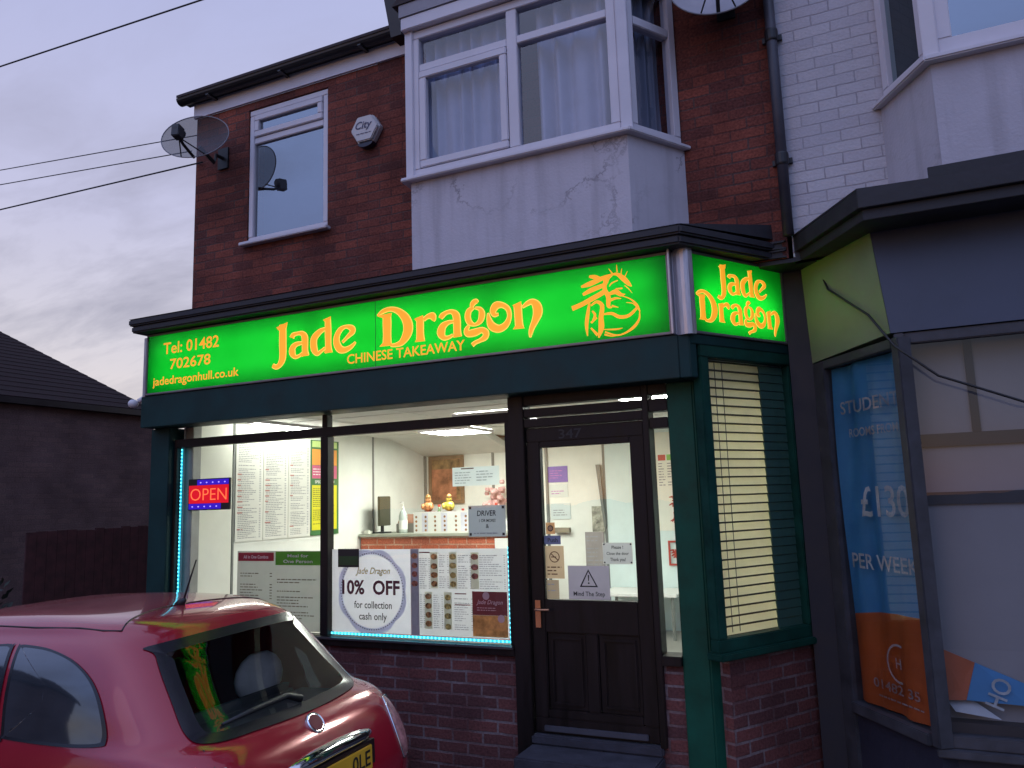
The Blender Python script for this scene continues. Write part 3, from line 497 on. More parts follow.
# ================================================================== house and garden to the side
Hs = root('dark_side_house', 'dark rendered house with a low tiled roof beyond the takeaway', 'house', (-15, 0, -.27))
XE, YC, ZE = -11.0, 4.70, 3.32
b = MB(); b.box(XE-.3, XE-.05, -9, YC-.01, -.27, ZE); b.box(XE-11, XE-.3, YC-.5, YC-.25, -.27, ZE); b.box(XE-11, XE-.3, -9, -8.75, -.27, ZE); b.box(XE-11.2, XE-11, -9, YC-.25, -.27, ZE)
for y in (-8.95, YC-.45): b.prism([(XE-.06, y, ZE+.002), (XE-11.1, y, ZE+.002), (XE-5.6, y, ZE+2.3)], (0, .18, 0))
b.build('wall', BRICK_BROWN, Hs)
b = MB(); n = 22; dz = 2.45
for sg_ in (1, -1):
    for i in range(n):
        a, c = i/n, (i+1)/n; X = lambda q: XE-5.6+sg_*(5.6-5.6*q)
        b.prism([(X(a), -9.3, ZE+dz*a+.012), (X(c), -9.3, ZE+dz*c+.004), (X(c), -9.3, ZE+dz*c-.06), (X(a), -9.3, ZE+dz*a-.06)], (0, YC+9.3, 0))
b.build('roof', ROOFD, Hs)
b = MB(); b.box(XE-.04, XE+.06, -9.3, YC+.04, ZE-.10, ZE-.01); b.build('gutter', GUTTER, Hs)
b = MB()
rg = random.Random(3); y = .95
while y < 4.6:
    b.box(-8.62, -8.60, y, y+.118, -.27, 1.46+rg.uniform(-.012, .012)); y += .122
fen = b.build('garden_fence', mat('dark_red_fence_stain', (.085, .030, .030), .8, var=.3, scale=8, bump=.2)); tag(fen, 'low dark red boarded fence between the house and shop', 'fence')
# bush
bush = root('bush', 'dark leafy bush in front of the side house wall', 'bush', (-8.9, -.4, -.27))
b = MB(); rg = random.Random(5)
for i in range(2600):
    cl = [(-8.9, -.6, .7, .85), (-8.85, .25, .55, .7), (-9.1, -.2, 1.0, .6), (-8.8, .55, .2, .6)][i % 4]
    d = Vector((rg.gauss(0, 1), rg.gauss(0, 1), rg.gauss(0, 1))).normalized()*cl[3]*rg.uniform(.55, 1.0)
    p = Vector(cl[:3])+Vector((d.x*.8, d.y, d.z)); 
    if p.z < -.2: continue
    a = Vector((rg.uniform(-1, 1), rg.uniform(-1, 1), rg.uniform(-1, 1))).normalized(); e = a.orthogonal().normalized()
    b.face([p, p+e*.05+a*.02, p+e*.11, p+e*.05-a*.03])
b.build('foliage', mat('dark_leaves', (.030, .042, .025), .6, var=.4, scale=3), bush, recalc=False)
b = MB(); b.tube([(-8.9, -.3, -.27), (-8.88, -.28, .2), (-8.95, -.4, .8)], [.05, .04, .02]); b.tube([(-8.9, -.3, -.2), (-8.85, .2, .5)], [.035, .015]); b.build('stem', mat('bark', (.06, .045, .035), .9), bush)
# ================================================================== illuminated signs
ACRYL = bpy.data.materials.new('green_acrylic'); ACRYL.use_nodes = True
t = ACRYL.node_tree; t.nodes.clear(); L = t.links.new
tcn = t.nodes.new('ShaderNodeTexCoord'); n_ = t.nodes.new('ShaderNodeTexNoise'); n_.inputs['Scale'].default_value = 2.5; n_.inputs['Detail'].default_value = 3; L(tcn.outputs['Object'], n_.inputs['Vector'])
r_ = t.nodes.new('ShaderNodeValToRGB'); L(n_.outputs['Fac'], r_.inputs[0]); ramp(r_, [(.3, (.004, .70, .030)), (.7, (.010, .80, .045))])
tl = t.nodes.new('ShaderNodeBsdfTranslucent'); df_ = t.nodes.new('ShaderNodeBsdfDiffuse'); gg = t.nodes.new('ShaderNodeBsdfGlossy'); gg.inputs['Roughness'].default_value = .08
L(r_.outputs[0], tl.inputs[0]); df_.inputs[0].default_value = (.004, .25, .03, 1)
m1 = t.nodes.new('ShaderNodeMixShader'); m1.inputs[0].default_value = .30; L(tl.outputs[0], m1.inputs[1]); L(df_.outputs[0], m1.inputs[2])
m2 = t.nodes.new('ShaderNodeMixShader'); m2.inputs[0].default_value = .012; L(m1.outputs[0], m2.inputs[1]); L(gg.outputs[0], m2.inputs[2])
o_ = t.nodes.new('ShaderNodeOutputMaterial'); L(m2.outputs[0], o_.inputs[0])
LETTER = emis('lit_orange_vinyl', (1.0, .40, .022), .84)
EDGE = emis('lit_yellow_vinyl', (1.0, .62, .10), .90)
TUBE = emis('fluorescent_tube', (1, 1, .95), TUBE_POWER)
WLINER = mat('white_sign_liner', (.85, .85, .85), .6, var=.02)
FRAMEM = mat('grey_sign_frame', (.22, .20, .22), .4, metal=.5, var=.15)
def place(b, keys, fx):
    for k in keys:
        S_, P_ = GLYPH[k]
        for i, st in enumerate(S_): b.ribbon([fx(a/1000, c/1000, w/1000) for a, c, w in st], b.dep-.0004*i)
        for i, pg in enumerate(P_): b.prism([(fx(a/1000, c/1000, 0)[0], b.dep-.0021-.0003*i, fx(a/1000, c/1000, 0)[1]) for a, c in pg], (0, .0009, 0))
sg = root('shop_sign', 'long green illuminated takeaway sign with orange name, phone number and dragon emblem', 'shop sign', (-3.2, -.1, 2.6))
x0, x1, z0, z1 = -5.475, -1.025, 2.604, 3.118
b = MB(); b.frame(x0, x1, z0, z1, .016, -.194, -.06); b.build('sign_frame', FRAMEM, sg, bevel=.003)
b = MB(); b.face([(x0+.016, -.064, z0+.016), (x1-.016, -.064, z0+.016), (x1-.016, -.064, z1-.016), (x0+.016, -.064, z1-.016)]); b.build('sign_liner', WLINER, sg)
b = MB(); b.face([(x0+.016, -.183, z0+.016), (x1-.016, -.183, z0+.016), (x1-.016, -.183, z1-.016), (x0+.016, -.183, z1-.016)]); b.build('sign_face', ACRYL, sg)
b = MB(); b.box(-3.172, -3.168, -.1842, -.183, z0+.016, z1-.016); b.build('sign_joint', mat('dark_green_joint', (.004, .08, .02), .5), sg)
b = MB(); b.box(x0-.034, x0-.002, -.19, -.06, z0-.01, z1-.02); b.build('sign_end_panel', ALU, sg, bevel=.003)
b = MB(); b.box(-1.024, -1.012, -.225, -.06, 2.60, 3.128); b.box(-1.0119, -.985, -.16, -.06, 2.604, 3.12); b.build('sign_end_cap', ALU, sg, bevel=.003)
for i, (a, c, zz) in enumerate(((-5.41, -4.0, 2.76), (-5.38, -3.8, 2.965), (-3.94, -2.5, 2.75), (-3.7, -2.3, 2.97), (-2.44, -1.10, 2.76), (-2.2, -1.12, 2.965))):
    b = MB(); b.tube([(a, -.095, zz), (c, -.095, zz)], .014, 10); b.build('light_tube', TUBE, sg)
for word, key in (('first', 'Jade'), ('second', 'Drbgon')):
    b = MB(); b.dep = -.1870; place(b, key, lambda a, c, w: (a, c, w-.004)); nl = b.build('name_lettering', LETTER, sg)
    b = MB(); b.dep = -.1838; place(b, key, lambda a, c, w: (a, c, w+.011)); b.build('lettering_outline', EDGE, nl)
b = MB(); b.text('Tel: 01482', -5.284, 2.936, .095, -.1855, width=.614); b.text('702678', -5.203, 2.803, .085, -.1855, width=.447); b.build('phone_lettering', LETTER, sg, recalc=False)
b = MB(); b.text('jadedragonhull.co.uk', -5.395, 2.680, .068, -.1855, width=.94); b.build('website_lettering', LETTER, sg, recalc=False)
b = MB(); b.text('CHINESE TAKEAWAY', -3.418, 2.664, .070, -.1855, width=.975); b.build('subtitle_lettering', LETTER, sg, recalc=False)
b = MB()
for i, st in enumerate(EMBLEM): b.ribbon([(a/1000, c/1000, w/1000*.74) for a, c, w in st], -.1855-.0004*(i % 8))
b.build('dragon_emblem', LETTER, sg)
ss = root('shop_sign', 'short green illuminated sign with the name in two lines on the splayed shop side', 'shop sign', (-.7, .2, 2.6))
b = MB(SIDE); b.frame(.0, .862, 2.604, 3.118, .016, -.012, .12); b.build('sign_frame', FRAMEM, ss, bevel=.003)
b = MB(SIDE); b.face([(.016, .118, 2.62), (.846, .118, 2.62), (.846, .118, 3.102), (.016, .118, 3.102)]); b.build('sign_liner', WLINER, ss)
b = MB(SIDE); b.face([(.016, -.002, 2.62), (.846, -.002, 2.62), (.846, -.002, 3.102), (.016, -.002, 3.102)]); b.build('sign_face', ACRYL, ss)
b = MB(SIDE); b.tube([(.08, .07, 2.90), (.78, .075, 2.84)], .018, 10); b.tube([(.08, .075, 2.76), (.78, .075, 2.73)], .014, 10); b.build('light_tube', TUBE, ss)
b = MB(SIDE); b.dep = -.0060
place(b, 'Jade', lambda a, c, w: (.229+(a+4.115)*.600, 2.85+(c-2.709)*.665, w*.62)); place(b, 'Drbgon', lambda a, c, w: (.034+(a+3.156)*.595, 2.692+(c-2.758)*.68, w*.62)); nl = b.build('name_lettering', LETTER, ss)
b = MB(SIDE); b.dep = -.0028
place(b, 'Jade', lambda a, c, w: (.229+(a+4.115)*.600, 2.85+(c-2.709)*.665, w*.62+.008)); place(b, 'Drbgon', lambda a, c, w: (.034+(a+3.156)*.595, 2.692+(c-2.758)*.68, w*.62+.008)); b.build('lettering_outline', EDGE, nl)
b = MB(SIDE); b.prism([(-.078+.04*(1-math.cos(q)), .06-.085*math.sin(q), 2.595) for q in [k*math.pi/10 for k in range(6)]]+[(-.004, -.026, 2.595), (-.004, .06, 2.595)], (0, 0, .54)); b.build('sign_end_cap', ALU, ss)

# ================================================================== lights inside the shop
DIFF = emis('lit_ceiling_panel', (.97, 1, .90), CEIL_POWER)
for lab, x, y in (('square lit ceiling panel above the counter', -4.35, 2.3), ('added square ceiling panel beyond the door that lights the blind', -1.75, .85), ('added square ceiling panel mid shop that evens the room light', -3.35, 1.25)):  # last two panels are added: one lights the blind, one evens the room
    r = root('ceiling_light', lab, 'ceiling light', (x+.3, y+.3, 2.37), 'lit ceiling panels')
    b = MB(); b.box(x, x+.6, y, y+.018, 2.38, 2.413); b.box(x, x+.6, y+.582, y+.6, 2.38, 2.413); b.box(x, x+.018, y+.018, y+.582, 2.38, 2.413); b.box(x+.582, x+.6, y+.018, y+.582, 2.38, 2.413); b.build('frame', UPVC, r)
    b = MB(); b.box(x+.019, x+.581, y+.019, y+.581, 2.386, 2.40); b.build('diffuser', DIFF, r)
r = root('ceiling_light', 'slim lit tube light on the ceiling by the tall menu boards', 'ceiling light', (-5.0, 1.1, 2.36))
b = MB(); b.box(-5.06, -4.94, .55, 1.75, 2.395, 2.418); b.build('frame', UPVC, r)
b = MB(); b.tube([(-5.0, .58, 2.375), (-5.0, 1.72, 2.375)], .016, 10); b.build('tube', DIFF, r)
# ------------------------------------------------------------------ LED open sign and LED strips
r = root('open_sign', 'small LED sign reading OPEN in red between blue dotted bars in the window', 'LED sign', (-4.99, .06, 1.64))
OM = fr((-5.215, .052), (1, .02), (-.02, 1))
b = MB(OM); b.box(0, .452, 0, .02, 1.642, 1.90); b.build('sign_board', BLACK, r, bevel=.004)
b = MB(OM); b.box(.012, .44, -.002, -.0005, 1.698, 1.846); b.build('red_panel', emis('red_led_panel', (1, .004, .02), .62), r)
b = MB(OM); b.box(.10, .44, -.002, -.0005, 1.848, 1.892); b.box(.012, .36, -.002, -.0005, 1.650, 1.696); b.build('blue_panel', emis('blue_led_panel', (.06, .01, .9), .42), r)
b = MB(OM); b.text('OPEN', .226, 1.722, .10, -.0035, width=.39, align='C', bold=-.012); b.build('open_lettering', emis('orange_red_led', (1, .19, .06), 1.15), r, recalc=False)
b = MB(OM)
for i in range(5): b.ball((.14+i*.065, -.003, 1.868), .0065, 4); b.ball((.055+i*.065, -.003, 1.672), .0065, 4)
b.build('led_dots', emis('pale_blue_led', (.45, .35, 1), 1.3), r)
CY = emis('cyan_led', (.14, .82, 1.0), 3.2); CYB = emis('cyan_led_tape', (.02, .45, .62), 1.2)
def strip(label, pts, step=.03):
    r = root('led_strip', label, 'LED strip', pts[0])
    bt = MB(); bd = MB()
    for p, q in zip(pts, pts[1:]):
        p, q = Vector(p), Vector(q); d = (q-p); n = int(d.length/step); u = d.normalized(); s = .009
        bt.box(min(p.x, q.x)-s, max(p.x, q.x)+s, p.y+.001, p.y+.004, min(p.z, q.z)-s, max(p.z, q.z)+s)
        for i in range(n+1): c_ = p+d*(i/n); bd.box(c_.x-.0055, c_.x+.0055, c_.y-.004, c_.y, c_.z-.0055, c_.z+.0055)
    bt.build('tape', CYB, r); bd.build('led_beads', CY, r)
strip('cyan LED strip running up the window edge beside the OPEN sign', [(-5.282, .038, .72), (-5.282, .038, 2.15)])
strip('cyan LED strip along the bottom and door side of the window with the discount poster', [(-3.72, .038, .722), (-2.268, .038, .722), (-2.268, .038, 1.33)])
strip('cyan LED strip hidden above the window by the shop ceiling', [(-3.7, .085, 2.40), (-2.3, .085, 2.40)])
# ------------------------------------------------------------------ paper on the glass
BACKLIT = .60
def sheet_thing(name, label, cat, x0, x1, z0, z1, y, m, M=None, group=None):
    r = root(name, label, cat, ((M or Matrix.Identity(4)) @ Vector(((x0+x1)/2, y, z0))), group)
    b = MB(M); b.face([(x0, y, z0), (x1, y, z0), (x1, y, z1), (x0, y, z1)]); b.build('sheet', m, r); return r
def prt(r, name, m, fn, M=None):
    b = MB(M); fn(b); return b.build(name, m, r, recalc=False)
def disc(b, cx, cz, rad, y, n=28, rz=None, wob=0, k=0):
    rz = rz or rad
    b.face([(cx+(rad*(1+wob*abs(math.sin(k*q*math.pi/n))))*math.cos(2*math.pi*q/n), y, cz+(rz*(1+wob*abs(math.sin(k*q*math.pi/n))))*math.sin(2*math.pi*q/n)) for q in range(n)])
def quad(b, x0, x1, z0, z1, y): b.face([(x0, y, z0), (x1, y, z0), (x1, y, z1), (x0, y, z1)])
LAV = mat('lavender_poster_paper', (.68, .68, .74), .6, var=.05, scale=4, trans=BACKLIT)
GREYPOSTER = mat('grey_poster_paper', (.60, .60, .62), .6, var=.04, scale=4, trans=BACKLIT)
PY = .048
r = sheet_thing('discount_poster', 'lavender poster offering 10% OFF for collection in the shop window', 'poster', -3.728, -3.045, .735, 1.323, PY, LAV)
def badge(b):
    n = 160
    for q in range(n):
        P_ = []
        for k in (q, q+1):
            a = 2*math.pi*k/n; ro = .285*(1+.07*abs(math.sin(8*k*math.pi/n))); P_.append((a, ro))
        (a, ra), (c, rc) = P_
        b.face([(-3.375+.26*math.cos(a), PY-.0012, 1.025+.26*math.sin(a)), (-3.375+ra*math.cos(a), PY-.0012, 1.025+ra*math.sin(a)), (-3.375+rc*math.cos(c), PY-.0012, 1.025+rc*math.sin(c)), (-3.375+.26*math.cos(c), PY-.0012, 1.025+.26*math.sin(c))])
prt(r, 'scalloped_badge', mat('mauve_print', (.66, .66, .80), .6, trans=BACKLIT), badge)
def dots(b):
    for q in range(84):
        a = 2*math.pi*q/84; disc(b, -3.375+.270*math.cos(a), 1.025+.270*math.sin(a), .0042, PY-.003, 6)
prt(r, 'dotted_ring', INK, dots)
prt(r, 'name_print', mat('gold_print', (.42, .33, .10), .5), lambda b: b.text('Jade Dragon', -3.365, 1.148, .045, PY-.003, width=.30, align='C', shear=.35))
prt(r, 'offer_print', mat('maroon_print', (.10, .015, .03), .5), lambda b: b.text('10%  OFF', -3.635, 1.005, .095, PY-.003, width=.50, bold=.03))
prt(r, 'detail_print', INK, lambda b: b.text('for collection', -3.365, .905, .05, PY-.003, width=.325, align='C'))
prt(r, 'detail_print', INK, lambda b: b.text('cash only', -3.365, .825, .05, PY-.003, width=.24, align='C'))
r = sheet_thing('food_menu_poster', 'large photo menu poster with rows of dishes next to the discount poster', 'poster', -3.044, -2.285, .735, 1.325, PY, GREYPOSTER)
prt(r, 'purple_band', mat('purple_grey_print', (.25, .22, .30), .6, trans=BACKLIT), lambda b: quad(b, -3.043, -2.975, .735, 1.324, PY-.001))
rg = random.Random(11)
def dishes(cols, c):
    def f(b):
        for x, zs in cols:
            for z in zs:
                disc(b, x, z, .025*rg.uniform(.85, 1.1), PY-.0025, 14, rz=.019, wob=.12, k=5)
    return f
prt(r, 'dish_photos', mat('orange_brown_food_print', (.46, .20, .06), .5, var=.8, scale=38), dishes([(-2.85, [1.27, 1.205, 1.145, 1.085]), (-2.90, [1.00, .935, .875, .815])], 0))
prt(r, 'dish_photos', mat('yellow_food_print', (.52, .36, .10), .5, var=.8, scale=38), dishes([(-2.70, [1.27, 1.21, 1.145, 1.085]), (-2.745, [.995, .935, .87, .80])], 1))
prt(r, 'dish_photos', mat('red_brown_food_print', (.33, .10, .06), .5, var=.8, scale=38), dishes([(-2.53, [1.27, 1.20, 1.14]), (-3.01, [1.275, 1.21, 1.15, 1.085])], 2))
GINK = mat('grey_small_print', (.30, .30, .32), .6)
def mprint(b):
    s = 0
    for xa, xb, za, zb in ((-2.97, -2.885, 1.05, 1.27), (-2.81, -2.735, 1.05, 1.29), (-2.66, -2.56, 1.05, 1.29), (-2.495, -2.30, 1.05, 1.29), (-2.86, -2.785, .78, 1.02), (-2.695, -2.555, .78, 1.0), (-2.97, -2.93, .78, 1.02)):
        b.rows(xa, xb, za, zb, .0145, PY-.0015, seed=s, price=.014); s += 1
prt(r, 'small_print', GINK, mprint)
prt(r, 'photo_ground', mat('pale_yellow_print', (.64, .62, .48), .6, trans=BACKLIT), lambda b: [quad(b, x, x+.062, za, zb, PY-.0011) for x, za, zb in ((-2.882, 1.055, 1.30), (-2.731, 1.055, 1.30), (-2.562, 1.055, 1.30), (-2.932, .78, 1.03), (-2.777, .78, 1.03))])
prt(r, 'heading_print', mat('dark_red_print', (.22, .04, .05), .5), lambda b: (quad(b, -2.97, -2.885, 1.296, 1.304, PY-.002), quad(b, -2.69, -2.60, 1.018, 1.025, PY-.002), quad(b, -2.69, -2.57, .945, .951, PY-.002)))
prt(r, 'burgundy_block', mat('burgundy_print', (.19, .035, .035), .5, trans=.3), lambda b: quad(b, -2.555, -2.292, .885, 1.04, PY-.002))
prt(r, 'orange_block', mat('orange_print', (.60, .26, .08), .5, var=.35, scale=14, trans=.3), lambda b: quad(b, -2.555, -2.292, .745, .884, PY-.002))
prt(r, 'block_print', mat('pale_pink_print', (.60, .35, .33), .5), lambda b: (b.text('Jade Dragon', -2.424, .958, .028, PY-.003, width=.20, align='C', shear=.35), b.rows(-2.52, -2.33, .90, .945, .015, PY-.003, fill=(.7, .95), seed=4), disc(b, -2.45, 1.012, .026, PY-.0028, 18), disc(b, -2.34, .865, .026, PY-.003, 18)))
r = sheet_thing('window_sticker', 'small black and dark green square sticker over the discount poster corner', 'sticker', -3.66, -3.472, 1.195, 1.327, .0285, BLACK)
prt(r, 'green_panel', mat('dark_green_print', (.02, .06, .015), .5), lambda b: quad(b, -3.65, -3.482, 1.21, 1.275, .0275))
r = sheet_thing('driver_notice', 'grey handwritten notice headed DRIVER taped to the window', 'notice', -2.572, -2.287, 1.405, 1.615, PY, mat('grey_card', (.40, .43, .45), .6, var=.04, trans=.3))
prt(r, 'handwriting', INK, lambda b: (b.text('DRIVER', -2.43, 1.545, .036, PY-.002, width=.145, align='C', shear=.1), b.text('1 OR MORE!', -2.425, 1.503, .020, PY-.002, width=.125, align='C'), b.text('&', -2.425, 1.463, .026, PY-.002, align='C')))
prt(r, 'faint_line', GINK, lambda b: b.rows(-2.53, -2.35, 1.42, 1.445, .022, PY-.002, fill=(.9, 1), gap=0, seed=2))
def tapes(b):
    for x in (-2.555, -2.304):
        for z in (1.421, 1.60): quad(b, x-.009, x+.009, z-.009, z+.009, PY-.0025)
prt(r, 'tape', BLACK, tapes)
r = sheet_thing('paper_notice', 'pale mint landscape notice hung high in the shop window above the driver notice', 'notice', -2.69, -2.325, 1.752, 1.882, PY, mat('mint_paper', (.70, .82, .82), .6, var=.03, trans=BACKLIT))
prt(r, 'small_print', mat('teal_small_print', (.32, .45, .46), .6), lambda b: (b.rows(-2.67, -2.52, 1.765, 1.86, .018, PY-.002, seed=21), b.rows(-2.50, -2.34, 1.765, 1.865, .020, PY-.002, seed=22)))
prt(r, 'black_heading', INK, lambda b: quad(b, -2.62, -2.52, 1.868, 1.876, PY-.002))
r = sheet_thing('set_menu_poster', 'grey set menu sheet with red and green headers low in the window', 'menu', -4.655, -3.822, .72, 1.312, PY, mat('grey_green_paper', (.44, .45, .38), .6, var=.04, trans=.4))
prt(r, 'red_header', mat('red_print', (.40, .03, .05), .5, trans=.35), lambda b: quad(b, -4.645, -4.285, 1.235, 1.300, PY-.001))
prt(r, 'green_header', mat('green_print', (.12, .36, .03), .5, trans=.35), lambda b: quad(b, -4.268, -3.83, 1.205, 1.308, PY-.001))
prt(r, 'header_print', mat('pale_header_print', (.75, .62, .55), .5), lambda b: (b.text('All in One Combos', -4.465, 1.255, .024, PY-.002, width=.25, align='C'), b.text('Meal for', -4.05, 1.265, .022, PY-.002, width=.20, align='C'), b.text('One Person', -4.05, 1.222, .024, PY-.002, width=.28, align='C')))
prt(r, 'small_print', mat('brown_small_print', (.17, .14, .10), .6), lambda b: (b.rows(-4.62, -4.30, .76, 1.20, .021, PY-.002, fill=(.35, .8), price=.03, gap=.18, seed=31), b.rows(-4.25, -3.85, .76, 1.16, .022, PY-.002, fill=(.5, 1), gap=.25, seed=32)))
# ------------------------------------------------------------------ notices on the door glass
DY = .022
def notice(name, label, x0, x1, z0, z1, col, y=DY, trans=.35, cat='notice'):
    return sheet_thing(name, label, cat, x0, x1, z0, z1, y, mat(label.replace(' ', '_')[:40], col, .6, var=.05, trans=trans))
r = notice('window_sticker', 'small orange square sticker at the top of the door notices', -1.985, -1.922, 1.418, 1.492, (.55, .30, .14), cat='sticker'); prt(r, 'mark', INK, lambda b: (disc(b, -1.953, 1.455, .02, DY-.001, 16), ))
prt(r, 'mark_centre', mat('orange_print_light', (.55, .32, .15), .6), lambda b: disc(b, -1.953, 1.455, .014, DY-.002, 16))
r = notice('push_sign', 'dark blue Push sign on the door glass', -2.0, -1.884, 1.352, 1.408, (.10, .11, .22)); prt(r, 'push_lettering', BLACK, lambda b: b.text('Push', -1.94, 1.366, .028, DY-.001, width=.07, align='C'))
r = notice('no_smoking_notice', 'tan notice with a round no smoking symbol on the door glass', -1.997, -1.866, 1.135, 1.342, (.58, .42, .25))
def ringm(b, cx, cz, r0, r1, y, n=28):
    for q in range(n):
        a, c = 2*math.pi*q/n, 2*math.pi*(q+1)/n
        b.face([(cx+r0*math.cos(a), y, cz+r0*math.sin(a)), (cx+r1*math.cos(a), y, cz+r1*math.sin(a)), (cx+r1*math.cos(c), y, cz+r1*math.sin(c)), (cx+r0*math.cos(c), y, cz+r0*math.sin(c))])
def nos(b):
    ringm(b, -1.932, 1.272, .030, .036, DY-.001); b.face([(-1.958, DY-.001, 1.290), (-1.953, DY-.001, 1.295), (-1.906, DY-.001, 1.254), (-1.911, DY-.001, 1.249)]); quad(b, -1.955, -1.92, 1.268, 1.275, DY-.0018)
    b.rows(-1.985, -1.88, 1.15, 1.225, .022, DY-.001, seed=8)
prt(r, 'symbol', mat('dark_brown_print', (.16, .08, .04), .6), nos)
r = notice('paper_notice', 'small brown paper at the bottom corner of the door glass', -1.995, -1.908, 1.006, 1.126, (.40, .31, .20)); prt(r, 'small_print', GINK, lambda b: b.rows(-1.985, -1.918, 1.015, 1.115, .02, DY-.001, seed=9))
r = notice('warning_notice', 'grey Mind The Step warning sheet with a triangle low on the door glass', -1.843, -1.566, 1.007, 1.217, (.34, .31, .36))
def tri(b):
    P_ = [(-1.705, 1.196), (-1.766, 1.085), (-1.644, 1.085)]; Q_ = [(-1.705, 1.180), (-1.752, 1.093), (-1.658, 1.093)]
    for i in range(3): j = (i+1) % 3; b.face([(P_[i][0], DY-.001, P_[i][1]), (P_[j][0], DY-.001, P_[j][1]), (Q_[j][0], DY-.001, Q_[j][1]), (Q_[i][0], DY-.001, Q_[i][1])])
    b.face([(-1.710, DY-.001, 1.160), (-1.700, DY-.001, 1.160), (-1.7025, DY-.001, 1.122), (-1.7075, DY-.001, 1.122)]); disc(b, -1.705, 1.109, .006, DY-.001, 10)
    b.text('Mind The Step', -1.705, 1.030, .027, DY-.001, width=.21, align='C')
prt(r, 'warning_print', INK, tri)
r = notice('closed_door_notice', 'pale grey three line notice about the door taped to the door glass', -1.602, -1.408, 1.228, 1.360, (.56, .56, .52))
prt(r, 'notice_print', INK, lambda b: (b.text('Please !', -1.505, 1.322, .02, DY-.001, width=.075, align='C'), b.text('Close the door', -1.505, 1.285, .018, DY-.001, width=.145, align='C'), b.text('Thank you!', -1.505, 1.247, .02, DY-.001, width=.10, align='C')))
prt(r, 'tape', INK, lambda b: [disc(b, x, z, .006, DY-.0015, 8) for x in (-1.592, -1.418) for z in (1.238, 1.35)])

# ================================================================== inside the shop
# tall wall menu boards on the side wall (their faces look along +x)
def wall_board(label, ya, yb, za, zb, base, group=None):
    r = root('wall_menu', label, 'menu board', (-5.285, (ya+yb)/2, za), group)
    b = MB(); b.box(-5.294, -5.282, ya, yb, za, zb); b.build('board', base, r); return r
WM = fr((-5.281, 0), (0, 1), (-1, 0))   # t runs into the shop, d into the wall
BOARD = mat('white_menu_board', (.76, .75, .70), .5, var=.03)
for k, (lab, ya, yb) in enumerate((('white text menu board hung nearest the window edge', .66, 1.012), ('white text menu board hung between two other white boards', 1.02, 1.362), ('white text menu board hung against the yellow board', 1.37, 1.70))):
    r = wall_board(lab, ya, yb, 1.347, 2.33, BOARD, 'white menu boards on the side wall')
    b = MB(WM); b.rows(ya+.03, yb-.03, 1.37, 2.25, .0165, -.0005, fill=(.45, 1.0), th=.38, price=.03, gap=.10, seed=40+k); b.build('menu_print', GINK, r, recalc=False)
    b = MB(WM); b.rows(ya+.02, ya+.10, 1.42, 2.10, .05, -.0008, fill=(.5, 1), th=.25, gap=.5, seed=50+k); b.build('heading_print', mat('red_small_print', (.50, .22, .20), .6), r, recalc=False)
r = wall_board('yellow, orange and pink menu board with a dark green edge', 1.71, 2.17, 1.347, 2.33, mat('green_board', (.05, .17, .05), .5))
def pan(nm, col, za, zb): b = MB(WM); quad(b, 1.725, 2.135, za, zb, -.001); b.build(nm, mat('board_'+nm, col, .5, var=.05), r, recalc=False)
pan('orange_panel', (.85, .33, .05), 2.07, 2.235); pan('pink_panel', (.60, .10, .22), 1.93, 2.066); pan('yellow_panel', (.72, .66, .02), 1.40, 1.86); pan('lime_heading', (.55, .70, .25), 2.255, 2.32)
b = MB(WM); b.rows(1.74, 2.12, 1.41, 1.84, .02, -.002, fill=(.5, .95), gap=.15, seed=61); b.build('menu_print', mat('dark_green_small_print', (.12, .16, .03), .6), r, recalc=False)
b = MB(WM); b.rows(1.74, 2.12, 1.94, 2.05, .028, -.002, fill=(.5, .95), gap=.05, seed=62); b.text('SPECIAL MENU', 1.93, 1.88, .03, -.002, width=.32, align='C'); b.build('white_print', PAPER, r, recalc=False)
b = MB(); b.box(-5.2945, -5.288, .22, .62, ZF, 2.40); o = b.build('wall_panel', CREAM); tag(o, 'plain pale panel fixed to the side wall beside the menu boards', 'wall panel')
# counter
cn = root('counter', 'service counter faced with red and brown bricks below a pale top', 'counter', (-4.3, 2.7, ZF))
b = MB(); b.box(-5.28, -3.33, 2.57, 3.05, ZF, 1.285); b.build('brick_front', BRICK_COUNTER, cn)
b = MB(); b.box(-5.285, -3.30, 2.53, 3.10, 1.286, 1.318); b.build('counter_top', mat('grey_green_worktop', (.42, .43, .36), .35, var=.12), cn, bevel=.004)
b = MB(); b.box(-3.60, -3.34, 2.545, 2.568, 1.10, 1.26); b.build('white_panel', PAPER, cn)
mo = root('monitor', 'dark thin order monitor seen from its edge on the counter', 'monitor', (-5.08, 2.7, 1.318))
mm_ = fr((-5.06, 2.62), (-.05, 1), (-1, -.05))
b = MB(mm_); b.box(0, .24, 0, .03, 1.40, 1.73); b.build('screen', mat('olive_black_plastic', (.06, .06, .035), .4), mo, bevel=.006)
b = MB(mm_); b.box(.10, .14, .03, .05, 1.335, 1.5); b.build('stand', BLACK, mo); b = MB(mm_); b.box(.03, .21, -.03, .13, 1.3185, 1.333); b.build('base', BLACK, mo, bevel=.004)
cl = root('card_reader', 'small cream card reader with papers at the end of the counter', 'card reader', (-5.2, 2.65, 1.318))
b = MB(); b.box(-5.26, -5.18, 2.58, 2.66, 1.319, 1.35); b.box(-5.25, -5.19, 2.59, 2.63, 1.351, 1.36); b.build('body', CREAM, cl, bevel=.005)
bo_ = root('bottle', 'clear hand gel bottle with a pump standing by the till', 'bottle', (-4.79, 2.68, 1.318))
